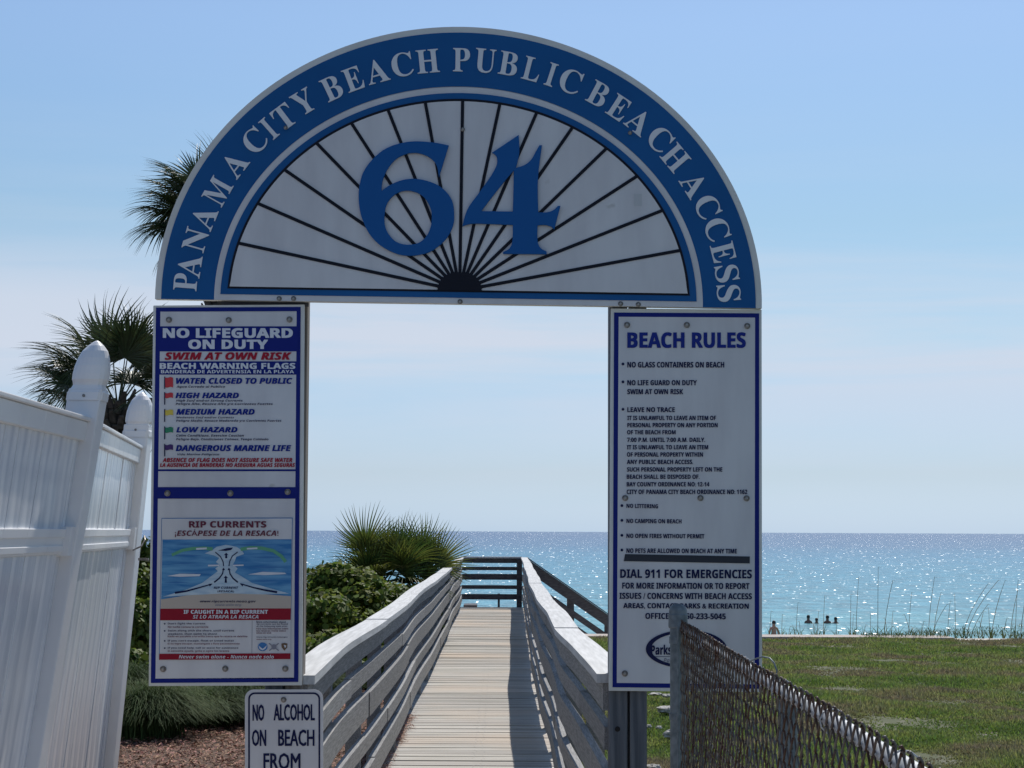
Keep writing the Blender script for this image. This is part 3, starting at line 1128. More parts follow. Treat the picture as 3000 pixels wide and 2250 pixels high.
T('Peligro Alto, Resaca Alta y/o Corrientes Fuertes', c3(265, 970, 1155, 996), 3, 'ital')
T('MEDIUM HAZARD', c3(270, 1027, 990, 1080), 2, 'ital', heavy=0.045)
T('Moderate Surf and/or Currents', c3(270, 1096, 800, 1118), 3, 'ital')
T('Peligro Medio, Resaca Moderada y/o Corrientes Fuertes', c3(268, 1124, 1235, 1150), 3, 'ital')
T('LOW HAZARD', c3(270, 1192, 832, 1243), 2, 'ital', heavy=0.045)
T('Calm Conditions, Exercise Caution', c3(270, 1259, 890, 1284), 3, 'ital')
T('Peligro Bajo, Condiciones Calmas, Tenga Cuidado', c3(268, 1294, 1115, 1320), 3, 'ital')
T('DANGEROUS MARINE LIFE', c3(265, 1358, 1325, 1414), 2, 'ital', heavy=0.045)
T('Vida Marina Peligrosa', c3(280, 1434, 665, 1458), 3, 'ital')
T('ABSENCE OF FLAG DOES NOT ASSURE SAFE WATER', c3(145, 1476, 1335, 1515), 1, 'ital', heavy=0.03)
T('LA AUSENCIA DE BANDERAS NO ASEGURA AGUAS SEGURAS', c3(120, 1523, 1360, 1560), 1, 'ital', heavy=0.03)
for (ya, yb_, yp, m_) in ((738, 828, 843, M_flagred), (880, 925, 988, M_flagred), (1035, 1083, 1145, M_flagyel), (1195, 1243, 1305, M_flaggrn), (1355, 1402, 1462, M_flagpur)):
    q = MB()
    xs_ = np.linspace(168, 241, 7)
    wv = [4 * math.sin(i * 1.15) for i in range(7)]
    top_ = [(430 + x / 3.13, 870 + (ya + w_) / 3.13) for x, w_ in zip(xs_, wv)]
    bot_ = [(430 + x / 3.13, 870 + (yb_ + w_) / 3.13) for x, w_ in zip(xs_, wv)]
    poly_on(q, top_ + bot_[::-1], TY, 0)
    x0_, y0_, x1_, y1_ = c3(159, ya - 8, 169, yp)
    rect_on(q, x0_, y0_, x1_, y1_, TY - 0.0005, 1)
    q.build('flag_print', [m_, M_ink], ls)
for px, py in ((495, 937), (670, 938), (848, 936), (490.6, 1445), (675, 1445), (843, 1441), (478, 1960), (660, 1959), (836, 1959)):
    bolt(px, py, YS - 0.004, ls)

# rip current poster
c4 = lambda x, y: (430 + x / 2.592, 1380 + y / 2.592)
PY = YS - 0.004
b = MB()
Pt = lambda pts_, mi, dy=0.0: poly_on(b, [c4(x, y) for x, y in pts_], PY - dy, mi)
# materials: 0 white 1 blue outline 2 sea 3 foam 4 sand 5 red 6 ink 7 maroon 8 pale 9 green 10 logo blue 11 brown 12 grey
Pt([(112, 357), (1108, 354), (1090, 1432), (93, 1435)], 1)
Pt([(116, 362), (1103, 360), (1090, 1432), (97, 1435)], 0, 0.001)
Pt([(119, 520), (1099, 518), (1095, 960), (109, 975)], 2, 0.002)
Pt([(109, 975), (330, 940), (600, 925), (880, 935), (1095, 950), (1094, 1045), (105, 1048)], 4, 0.0026)
# foam: strip along the sand and the hourglass of the rip
fo = [(120, 955), (300, 900), (420, 850), (500, 790), (540, 760), (520, 740), (555, 715), (525, 690), (550, 660), (510, 640), (440, 625), (500, 600), (530, 575), (600, 560), (680, 575), (720, 600), (740, 630), (680, 650), (670, 680), (655, 710), (690, 740), (670, 770), (720, 800), (800, 850), (900, 880), (1080, 930), (880, 937), (600, 928), (330, 943)]
Pt(fo, 3, 0.0032)
for y_, x0_, x1_ in ((555, 200, 380), (560, 640, 900), (640, 130, 430), (655, 780, 1050), (700, 160, 400), (730, 760, 1080), (780, 300, 480), (845, 120, 330), (615, 900, 1080), (835, 760, 1010)):
    Pt([(x0_, y_), ((x0_ + x1_) / 2, y_ - 7), (x1_, y_), ((x0_ + x1_) / 2, y_ + 7)], 10, 0.0028)
Pt([(155, 797), (250, 780), (410, 783), (400, 798), (250, 803)], 8, 0.0034)
Pt([(770, 785), (880, 765), (1050, 772), (1060, 782), (900, 790)], 8, 0.0034)


def curve_strip(pts_, w0, w1, mi, dy):
    L1, L2 = [], []
    n_ = len(pts_)
    for i, p in enumerate(pts_):
        a_, c_ = pts_[max(i - 1, 0)], pts_[min(i + 1, n_ - 1)]
        dx_, dy_ = c_[0] - a_[0], c_[1] - a_[1]
        l_ = math.hypot(dx_, dy_)
        w_ = w0 + (w1 - w0) * i / (n_ - 1)
        L1.append((p[0] - dy_ / l_ * w_ / 2, p[1] + dx_ / l_ * w_ / 2))
        L2.append((p[0] + dy_ / l_ * w_ / 2, p[1] - dx_ / l_ * w_ / 2))
    for i in range(n_ - 1): Pt([L1[i], L1[i + 1], L2[i + 1], L2[i]], mi, dy)


curve_strip([(500, 592), (440, 585), (350, 588), (270, 602), (190, 638)], 26, 22, 9, 0.0036)
curve_strip([(712, 595), (790, 582), (870, 585), (960, 605), (1020, 645), (1055, 690)], 26, 26, 9, 0.0036)
Pt([(375, 584), (455, 580), (455, 594), (375, 598)], 8, 0.0042)
Pt([(760, 584), (840, 580), (840, 592), (760, 596)], 8, 0.0042)
Pt([(465, 712), (550, 710), (550, 722), (465, 724)], 8, 0.0042)
Pt([(655, 712), (735, 710), (735, 720), (655, 722)], 8, 0.0042)
curve_strip([(213, 925), (300, 912), (400, 885), (495, 858)], 16, 8, 6, 0.0042)
curve_strip([(990, 920), (900, 905), (810, 885), (710, 855)], 16, 8, 6, 0.0042)
curve_strip([(512, 845), (550, 815), (575, 780), (583, 740)], 12, 8, 6, 0.0042)
curve_strip([(692, 845), (655, 815), (632, 780), (624, 740)], 12, 8, 6, 0.0042)
curve_strip([(520, 615), (560, 650), (580, 690), (583, 722)], 8, 8, 6, 0.0042)
curve_strip([(690, 615), (650, 645), (630, 685), (624, 722)], 8, 8, 6, 0.0042)
for cx_, cy_ in ((603, 632), (600, 806)):
    Pt([(cx_, cy_ - 12), (cx_ + 17, cy_ + 6), (cx_ + 6, cy_ + 6), (cx_ + 9, cy_ + (30 if cy_ < 700 else 42)), (cx_ - 9, cy_ + (30 if cy_ < 700 else 42)), (cx_ - 6, cy_ + 6), (cx_ - 17, cy_ + 6)], 6, 0.0042)
for cx_, cy_, sx_ in ((500, 855, 1), (706, 855, -1)):
    Pt([(cx_, cy_), (cx_ - 30 * sx_, cy_ + 2), (cx_ - 22 * sx_, cy_ + 22)][::sx_], 6, 0.0044)
for cx_ in (583, 624):
    Pt([(cx_, 733), (cx_ + 12, 752), (cx_ - 12, 752)], 6, 0.0044)
Pt([(540, 603), (585, 592), (610, 585), (655, 581), (640, 600), (600, 607), (570, 605)], 6, 0.0042)
Pt([(103, 1045), (1095, 1043), (1092, 1130), (101, 1134)], 5, 0.003)
Pt([(95, 1388), (1091, 1384), (1090, 1428), (93, 1433)], 5, 0.003)
Pt([(799, 1134), (802, 1134), (799, 1386), (796, 1386)], 12, 0.003)


TLINES = []


def t4(s, x0, y0, x1, y1, mi, kind='sans', heavy=0.0):
    p, q_ = c4(x0, y0), c4(x1, y1)
    TLINES.append((s, (p[0], p[1], q_[0], q_[1]), mi, kind, heavy))


t4('RIP CURRENTS', 320, 380, 908, 430, 7, heavy=0.03)
t4('¡ESCÁPESE DE LA RESACA!', 213, 443, 1000, 503, 7, 'ital', 0.008)
t4('RIP CURRENT', 508, 877, 695, 895, 6, 'ital')
t4('(RESACA)', 535, 905, 662, 925, 6, 'ital')
t4('www.ripcurrents.noaa.gov', 405, 980, 828, 1003, 6, 'ital')
t4('www.usla.org', 520, 1008, 718, 1030, 12, 'ital')
t4('IF CAUGHT IN A RIP CURRENT', 280, 1054, 920, 1084, 8, heavy=0.03)
t4('SI LO ATRAPA LA RESACA', 350, 1093, 848, 1120, 8, 'ital')
t4('Never swim alone - Nunca nade solo', 243, 1396, 965, 1424, 8, 'ital')
for s_, x0, y0, x1, y1, mi in (
        ("Don't fight the current", 160, 1151, 445, 1169, 6), ('No luche contra la corriente', 160, 1176, 468, 1191, 7),
        ('Swim along with the shore, until current', 160, 1204, 663, 1223, 6), ('weakens, then swim to shore', 160, 1229, 533, 1246, 6),
        ('Nade en paralelo a la orilla hasta que la resaca se debilite', 158, 1249, 765, 1266, 7),
        ("If you can't escape, float or tread water", 158, 1281, 663, 1299, 6), ('Si no logra escapar, mantengase a flote pacientemente', 158, 1304, 705, 1321, 7),
        ('If you need help, call or wave for assistance', 158, 1336, 695, 1353, 6), ('Si necesita ayuda, grite o agite los brazos', 158, 1359, 625, 1377, 7),
        ('More information about', 832, 1139, 1057, 1153, 6), ('rip currents can be found', 832, 1156, 1072, 1170, 6), ('at the following web sites:', 832, 1173, 1070, 1187, 6),
        ('Para mas informacion sobre', 832, 1190, 1075, 1203, 7), ('las resacas visite estos', 832, 1207, 1057, 1219, 7), ('sitios de web', 832, 1223, 945, 1235, 7),
        ('www.ripcurrents.noaa.gov', 832, 1255, 1070, 1268, 6), ('www.usla.org', 832, 1273, 945, 1285, 7)):
    t4(s_, x0, y0, x1, y1, mi)
for y_ in (1160, 1214, 1290, 1345):
    Pt([(128, y_), (136, y_ - 7), (144, y_), (136, y_ + 7)], 6, 0.004)
Pt([(880 + 37 * math.cos(a_ * math.pi / 12), 1335 + 33 * math.sin(a_ * math.pi / 12)) for a_ in range(24)][::-1], 10, 0.004)
Pt([(848, 1325), (880, 1350), (915, 1322), (900, 1350), (880, 1362), (858, 1352)], 8, 0.005)
curve_strip([(928, 1308), (965, 1335), (1002, 1364)], 8, 8, 12, 0.004)
curve_strip([(1002, 1308), (965, 1335), (930, 1364)], 8, 8, 12, 0.0046)
Pt([(965 + 20 * math.cos(a_ * math.pi / 6), 1335 + 20 * math.sin(a_ * math.pi / 6)) for a_ in range(12)][::-1], 12, 0.005)
Pt([(1022, 1310), (1045, 1305), (1068, 1310), (1066, 1340), (1045, 1365), (1025, 1340)][::-1], 11, 0.004)
Pt([(1040, 1320), (1060, 1325), (1050, 1345)], 8, 0.005)
PM = [M_white, M_logob, M_pblue, M_pfoam, M_psand, M_redband, M_ink, M_maroon, M_pale, M_pgreen, M_logob, M_logobr, M_grey]
poster = b.build('rip_current_poster', PM, ls)
for s_, bx, mi, kind, heavy in TLINES: line(poster, s_, bx, PY - 0.005, PM[mi], kind, heavy)

# ------------------------------------------------------------------ right sign
rs = empty('rules_sign', U(2010, 2026, YS), 'tall blue bordered BEACH RULES sign under the arch right end, behind the chain link fence', 'sign')
b = MB()
slab_on(b, [(1790, 903.5), (2231.5, 907), (2233, 2028), (1783.5, 2024)], YS, 0.02)
b.build('board', M_edge, rs, bevel=0.0015)
b = MB()
frame4(b, [(1799, 915.5), (2224, 918), (2224, 2018), (1794.5, 2013.5)], [(1812.5, 928), (2212, 930.5), (2210.6, 2005), (1807, 2000.6)], YS - 0.002)
b.build('border', M_navy, rs)
b = MB()
poly_on(b, [(1812.5, 928), (2212, 930.5), (2210.6, 2005), (1807, 2000.6)], YS - 0.002)
b.build('white_panel', M_white, rs)
b = MB()
c5 = lambda x0, y0, x1, y1: (1760 + x0 / 2.764, 880 + y0 / 2.764, 1760 + x1 / 2.764, 880 + y1 / 2.764)
c6 = lambda x0, y0, x1, y1: (1760 + x0 / 2.552, 1450 + y0 / 2.552, 1760 + x1 / 2.552, 1450 + y1 / 2.552)
T5 = lambda s, x0, y0, x1, y1, mi=0, heavy=0.02: line(rs, s, c5(x0, y0, x1, y1), TY, (M_ink, M_bluetext)[mi], 'sans', heavy)
T6 = lambda s, x0, y0, x1, y1, mi=0, heavy=0.02: line(rs, s, c6(x0, y0, x1, y1), TY, (M_ink, M_bluetext)[mi], 'sans', heavy, 1.5)
T5('BEACH RULES', 215, 258, 1175, 386, 1, 0.03)
for s_, x0, y0, x1, y1 in (
        ('NO GLASS CONTAINERS ON BEACH', 215, 498, 1000, 544), ('NO LIFE GUARD ON DUTY', 215, 645, 778, 688), ('SWIM AT OWN RISK', 215, 718, 667, 760),
        ('LEAVE NO TRACE', 215, 865, 600, 905), ('IT IS UNLAWFUL TO LEAVE AN ITEM OF', 215, 934, 933, 970), ('PERSONAL PROPERTY ON ANY PORTION', 215, 992, 947, 1028),
        ('OF THE BEACH FROM', 213, 1050, 607, 1085), ('7:00 P.M. UNTIL 7:00 A.M. DAILY.', 213, 1111, 845, 1147), ('IT IS UNLAWFUL TO LEAVE AN ITEM', 212, 1171, 870, 1207),
        ('OF PERSONAL PROPERTY WITHIN', 212, 1230, 828, 1266), ('ANY PUBLIC BEACH ACCESS.', 212, 1290, 748, 1326), ('SUCH PERSONAL PROPERTY LEFT ON THE', 212, 1351, 985, 1387),
        ('BEACH SHALL BE DISPOSED OF.', 210, 1410, 800, 1446), ('BAY COUNTY ORDINANCE NO: 12-14', 210, 1471, 880, 1507), ('CITY OF PANAMA CITY BEACH ORDINANCE NO: 1162', 210, 1532, 1187, 1569)):
    T5(s_, x0, y0, x1, y1)
for s_, x0, y0, x1, y1 in (
        ('NO LITTERING', 192, 66, 428, 97), ('NO CAMPING ON BEACH', 192, 178, 604, 210), ('NO OPEN FIRES WITHOUT PERMIT', 192, 289, 775, 322),
        ('NO PETS ARE ALLOWED ON BEACH AT ANY TIME', 192, 399, 1018, 434), ('DIAL 911 FOR EMERGENCIES', 145, 555, 1130, 621),
        ('FOR MORE INFORMATION OR TO REPORT', 160, 655, 1112, 701), ('ISSUES / CONCERNS WITH BEACH ACCESS', 140, 731, 1130, 777),
        ('AREAS, CONTACT PARKS & RECREATION', 168, 808, 1107, 853), ('OFFICE AT 850-233-5045', 333, 882, 935, 927)):
    T6(s_, x0, y0, x1, y1)


def dot(x, y, r):
    b = MB()
    poly_on(b, [(x + r * math.cos(-a_ * math.pi / 6), y + r * math.sin(-a_ * math.pi / 6)) for a_ in range(12)][::-1], TY, 0)
    b.build('bullet_dot', M_ink, rs)


for y_ in (515, 660, 882): dot(1760 + 180 / 2.764, 880 + y_ / 2.764, 4.2)
for y_ in (80, 190, 302, 412): dot(1760 + 158 / 2.552, 1450 + y_ / 2.552, 4.2)
q = MB()
cv6 = lambda x, y: (1760 + x / 2.552, 1450 + y / 2.552)
slab_on(q, [cv6(182, 442), cv6(1115, 460), cv6(1114, 512), cv6(172, 495)], YS - 0.005, 0.003)
q.build('tape_strip', M_tape, rs)
b = MB()
cx_, cy_ = 640.0, 1152.0
vs, fs = [], []
for i in range(49):
    a_ = 2 * math.pi * i / 48
    vs.append(U(*cv6(cx_ + 303 * math.cos(a_), cy_ + 143 * math.sin(a_)), TY))
    vs.append(U(*cv6(cx_ + 4 + 268 * math.cos(a_), cy_ + 122 * math.sin(a_)), TY))
for i in range(48): fs.append((2 * i, 2 * i + 2, 2 * i + 3, 2 * i + 1))
b.add(vs, fs, 0)
p, q_ = cv6(375, 1120), cv6(905, 1195)
text_on(b, 'Parks & Recreation', (p[0], p[1], q_[0], q_[1]), TY - 0.0006, 0, 'sans', 0.014)
p, q_ = cv6(380, 1207), cv6(900, 1211)
rect_on(b, p[0], p[1], q_[0], q_[1], TY - 0.0006, 0)
p, q_ = cv6(470, 1218), cv6(820, 1262)
text_on(b, 'Panama City Beach', (p[0], p[1], q_[0], q_[1]), TY - 0.0006, 1, 'ital')
b.build('oval_logo', [M_ink, M_grey], rs)
for px, py in ((1837, 952), (2012, 952), (2189, 955), (1831.6, 1459), (2052, 1459), (2187, 1460), (1830.5, 1973), (2010, 1976), (2188, 1978)):
    bolt(px, py, YS - 0.004, rs)

# ------------------------------------------------------------------ small sign
YAo = 7.69
al = empty('no_alcohol_sign', U(832, 2360, YAo), 'small white NO ALCOHOL ON BEACH sign with black border, below the left tall sign', 'sign')


def rrect(x0, y0, x1, y1, r, n=6):
    p = []
    for cx, cy, a0 in ((x1 - r, y0 + r, -90), (x1 - r, y1 - r, 0), (x0 + r, y1 - r, 90), (x0 + r, y0 + r, 180)):
        for i in range(n + 1):
            a_ = math.radians(a0 + 90.0 * i / n)
            p.append((cx + r * math.cos(a_), cy + r * math.sin(a_)))
    return p


b = MB()
slab_on(b, rrect(717.5, 2020, 946.5, 2362, 26)[::-1], YAo, 0.003)
b.build('plate', M_white, al)
b = MB()
o_, i_ = rrect(727, 2028.5, 938, 2353, 19), rrect(732, 2033.5, 933, 2348, 15)
n_ = len(o_)
b.add([U(*p, YAo - 0.0015) for p in o_ + i_], [(i, (i + 1) % n_, n_ + (i + 1) % n_, n_ + i) for i in range(n_)])
b.build('border', M_ink, al)
b = MB()
c7 = lambda x0, y0, x1, y1: (350 + x0 / 3.511, 1900 + y0 / 3.511, 350 + x1 / 3.511, 1900 + y1 / 3.511)
for s_, bx in (('NO', (1368, 575, 1490, 745)), ('ALCOHOL', (1585, 572, 2010, 742)), ('ON', (1362, 834, 1510, 1005)), ('BEACH', (1632, 834, 2006, 1004)), ('FROM', (1480, 1076, 1862, 1246))):
    line(al, s_, c7(*bx), YAo - 0.002, M_ink, 'plain', 0.022)
bolt(831, 2050, YAo - 0.001, al, r=0.0115)

# ------------------------------------------------------------------ posts that carry the signs
def wpost(xa, xb, ytop, label, depth=0.10, knot=None, m_=M_postwood):
    a = U(xa, ytop, YS + 0.03)
    c = U(xb, ytop, YS + 0.03)
    root = empty('sign_post', ((a.x + c.x) / 2, YS + 0.08, -0.6), label, 'post', 'wooden posts carrying the arch and the tall signs')
    q = MB()
    q.box(a.x, c.x, YS + 0.027, YS + 0.027 + depth, -0.9, a.z)
    q.build('timber', m_, root, bevel=0.004)
    if knot:
        k_ = U(*knot, YS + 0.026)
        q = MB()
        q.lathe(k_, [(0.011, 0), (0.009, 0.0015)], n=10, axis=(0, -1, 0))
        q.build('knot', M_knot, root)
    return root


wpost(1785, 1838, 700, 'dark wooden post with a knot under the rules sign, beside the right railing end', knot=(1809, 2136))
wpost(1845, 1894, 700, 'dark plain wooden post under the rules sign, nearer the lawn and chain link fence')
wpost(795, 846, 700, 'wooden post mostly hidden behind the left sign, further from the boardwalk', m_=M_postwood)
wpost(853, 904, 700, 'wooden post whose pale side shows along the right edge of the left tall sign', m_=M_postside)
q = MB()
a, c = U(650, 872, YS + 0.03), U(905, 899, YS + 0.03)
q.box(a.x, c.x, YS + 0.021, YS + 0.026, c.z, a.z)
o = q.build('crossbar', M_darkwood)
tag(o, 'short dark crossbar closing the gap between the arch foot and the left tall sign', 'crossbar')

# ------------------------------------------------------------------ white vinyl fence
def fence_pt(D, z):
    """foot line and lean of the fence"""
    xt = -1.545 + (0.014 * (7.1 - D) if D < 7.1 else -(D - 7.1) * 0.108)
    ln = 0.085 + 0.060 * max(0.0, min(1.0, (D - 4.0) / 3.1)) - 0.060 * max(0.0, min(1.0, (D - 7.1) / 2.4))
    return Vector((xt - (2.09 - z) * ln, D, z))


wf = empty('white_fence', fence_pt(7.1, -0.2), 'leaning white vinyl privacy fence with pointed post caps at the left', 'fence')


def leanbox(D0, D1, z0, z1, x_off, th, nm, m_, par, nD=1, bev=0.0):
    q = MB()
    for i in range(nD):
        a_, c_ = D0 + (D1 - D0) * i / nD, D0 + (D1 - D0) * (i + 1) / nD
        pts_ = []
        for D, z in ((a_, z0), (c_, z0), (c_, z1), (a_, z1)):
            p = fence_pt(D, z)
            pts_.append(p + Vector((x_off, 0, 0)))
        q.quadbox(pts_, (-th, 0, 0))
    return q.build(nm, m_, par, bevel=bev)


for (Da, Db) in ((3.6, 7.04), (7.165, 9.44)):
    D = Da
    while D < Db - 0.02:
        De = min(D + 0.178, Db)
        jx = random.uniform(-0.002, 0.002)
        leanbox(D + 0.0035, De - 0.0035, 1.665, 2.02, 0.011 + jx, 0.022, 'picket_board', M_vinyl, wf)
        leanbox(D + 0.0035, De - 0.0035, 0.02, 1.60, 0.011 + jx, 0.022, 'picket_board', M_vinyl, wf)
        D = De
    leanbox(Da, Db, 0.05, 2.0, 0.004, 0.008, 'panel_core', M_vinyl, wf, nD=8)
    nd = 10
    leanbox(Da, Db, 2.005, 2.075, 0.030, 0.060, 'top_rail', M_vpost, wf, nd, 0.004)
    leanbox(Da, Db, 2.076, 2.092, 0.040, 0.080, 'top_rail_cap', M_vpost, wf, nd, 0.004)
    leanbox(Da, Db, 1.590, 1.680, 0.024, 0.048, 'middle_rail', M_vpost, wf, nd, 0.004)
    leanbox(Da, Db, 1.598, 1.622, 0.030, 0.060, 'rail_groove', M_vpost, wf, nd, 0.003)
    leanbox(Da, Db, 1.650, 1.682, 0.030, 0.060, 'rail_groove', M_vpost, wf, nd, 0.003)
    leanbox(Da, Db, -0.05, 0.05, 0.024, 0.048, 'bottom_rail', M_vpost, wf, nd, 0.004)
    leanbox(Db - 0.075, Db, 1.583, 1.690, 0.050, 0.09, 'rail_bracket', M_vpost, wf, 1, 0.002)
for D, ztop, wd in ((7.10, 2.385, 0.062), (9.50, 2.365, 0.062)):
    q = MB()
    zs_ = [-0.3, 2.20]
    rings = []
    for z in zs_:
        p = fence_pt(D, z)
        rings.append([p + Vector((sx * wd, sy * wd, 0)) for sx, sy in ((-1, -1), (1, -1), (1, 1), (-1, 1))])
    q.add(rings[0] + rings[1], [(0, 1, 5, 4), (1, 2, 6, 5), (2, 3, 7, 6), (3, 0, 4, 7), (4, 5, 6, 7), (3, 2, 1, 0)])
    q.build('post', M_vpost, wf, bevel=0.006)
    # gothic cap
    q = MB()
    prof = [(0.066, 2.155, 1), (0.067, 2.160, 1), (0.067, 2.185, 1), (0.060, 2.195, 1), (0.055, 2.213, 0.8), (0.058, 2.222, 0.7), (0.066, 2.234, 0.45), (0.067, 2.255, 0.35), (0.065, 2.285, 0.25), (0.058, 2.315, .2), (0.047, 2.342, .1), (0.030, 2.362, 0), (0.014, 2.376, 0), (0.003, 2.382, 0)]
    nn_ = 24
    vs = []
    for r, z, sq in prof:
        z = z + (ztop - 2.385)
        c_ = fence_pt(D, z)
        for k in range(nn_):
            a_ = 2 * math.pi * k / nn_ + math.pi / nn_
            ca, sa = math.cos(a_), math.sin(a_)
            m_ = max(abs(ca), abs(sa))
            f_ = (1 / m_) * sq + (1 - sq)
            vs.append(c_ + Vector((ca * f_ * r, sa * f_ * r, 0)))
    fs = [(i * nn_ + k, i * nn_ + (k + 1) % nn_, (i + 1) * nn_ + (k + 1) % nn_, (i + 1) * nn_ + k) for i in range(len(prof) - 1) for k in range(nn_)]
    fs.append(tuple((len(prof) - 1) * nn_ + k for k in range(nn_)))
    q.add(vs, fs)
    pc = q.build('post_cap', M_vpost, wf, smooth=False)
    q = MB()
    p = fence_pt(D, 2.172)
    q.lathe(p + Vector((0.0, -0.0705, 0)), [(0.006, 0), (0.005, 0.003)], n=8, axis=(0, -1, 0))
    s_ = q.build('screw', M_bolt, wf)
q = MB()
p = fence_pt(9.42, 1.60)
q.tube([p + Vector((0.05, -0.05, -0.02)), p + Vector((0.09, -0.04, 0.0)), p + Vector((0.10, 0.0, 0.03)), p + Vector((0.09, 0.03, 0.05))], 0.004, 6)
q.box(p.x + 0.07, p.x + 0.12, p.y - 0.01, p.y + 0.01, p.z - 0.07, p.z - 0.058)
q.build('gate_latch', M_bolt, wf)

# ------------------------------------------------------------------ chain link fence
cf = empty('chain_link_fence', (0.668, 7.15, -0.3), 'rusty chain link fence with grey end post, in front of the rules sign', 'fence')
FX = lambda D: 0.668 - (7.15 - D) * 0.0045
ZTf = lambda D: 1.358 - 0.0057 * (6.9 - D)
ZT = 1.335
q = MB()
q.lathe((0.666, 7.15, 0), [(0.030, -0.6), (0.030, 1.355)], n=32)
q.build('end_post', M_galv, cf, smooth=False)
q = MB()
q.lathe((0.666, 7.15, 0), [(0.034, 1.325), (0.036, 1.33), (0.036, 1.375), (0.034, 1.378), (0.033, 1.392), (0.028, 1.405), (0.018, 1.412), (0.004, 1.415)], n=20)
q.build('post_cap', M_galv, cf, smooth=False)
for z in (1.28, 1.0, 0.7, 0.4, 0.1):
    q = MB()
    q.lathe((0.666, 7.15, z), [(0.0335, -0.012), (0.0335, 0.012)], n=20)
    q.box(0.655, 0.668, 7.09, 7.12, z - 0.011, z + 0.011)
    q.build('tension_band', M_galv, cf)
q = MB()
q.tube([(0.660, 7.085, -0.2), (0.660, 7.085, ZT)], 0.005, 6)
q.build('tension_bar', M_galv, cf)
q = MB()
q.tube([(FX(D) + 0.024, D, ZTf(D) - 0.042) for D in (7.12, 6, 5, 4, 3, 1.6)], 0.0165, 14)
q.build('top_rail', M_galvb, cf, smooth=True)
for D in (4.75, 1.7):
    q = MB()
    q.lathe((FX(D) + 0.055, D, 0), [(0.024, -0.6), (0.024, ZTf(D) - 0.05)], n=14)
    q.build('line_post', M_galv, cf)
# wires: each hangs zigzag, hooked through its neighbour; every second one starts half a cell lower
PX_, PZ_ = 0.0357, 0.0357
nz_ = 42
amp = PX_ / 2
wmes = []
for ph in (1, -1):
    pts_ = []
    for i in range(nz_ + 1):
        s_ = ph * (1 if i % 2 else -1)
        zc = -i * PZ_
        pts_ += [(-s_ * 0.0022, s_ * (amp - 0.005), zc + 0.007), (s_ * 0.0022, s_ * (amp + 0.0012), zc), (s_ * 0.0022, s_ * (amp - 0.005), zc - 0.007)]
    mbw = MB()
    s0 = -ph
    mbw.tube([(0.003, s0 * (amp - 0.003), -0.006), (0.003, s0 * (amp + 0.001), 0.006), (-0.002, s0 * (amp + 0.004), 0.013), (-0.003, s0 * (amp + 0.006), 0.011)], 0.0026, 5)
    mbw.tube(pts_, 0.0026, 5, caps=False)
    wme = bpy.data.meshes.new('wire')
    wme.from_pydata(mbw.v, [], mbw.f)
    wme.polygons.foreach_set('use_smooth', [True] * len(wme.polygons))
    wme.materials.append(M_wire)
    wmes.append(wme)
D = 7.06
k = 0
while D > 1.6:
    o = link('wire', wmes[k % 2], cf)
    o.location = Vector((FX(D) + 0.004 * math.sin(D * 2.1) + random.uniform(-.001, .001), D, ZTf(D) - 0.012 + random.uniform(-.0015, .0015))) - ORIG[cf.name]
    o.rotation_euler = (random.gauss(0, 0.0012), random.gauss(0, 0.003), random.gauss(0, 0.03))
    D -= PX_
    k += 1
q = MB()
q.tube([U(2196, 1937, 4.66), U(2215, 1930, 4.62), U(2235, 1924, 4.6), U(2255, 1928, 4.58), U(2268, 1942, 4.56), U(2276, 1966, 4.55), U(2272, 1990, 4.55)], 0.0020, 8)
q.build('tie_wire', M_galv, cf, smooth=True)
for D in (6.3, 5.4, 4.62, 3.9, 3.2, 2.6):
    q = MB()
    c_ = Vector((FX(D) + 0.024, D, ZTf(D) - 0.042))
    q.tube([c_ + Vector((0.026 * math.cos(a_), 0.01 * math.sin(a_ * 0.5), 0.026 * math.sin(a_))) for a_ in [k_ * 0.6 for k_ in range(9)]], 0.0018, 5)
    q.build('tie_wire', M_galvb, cf)


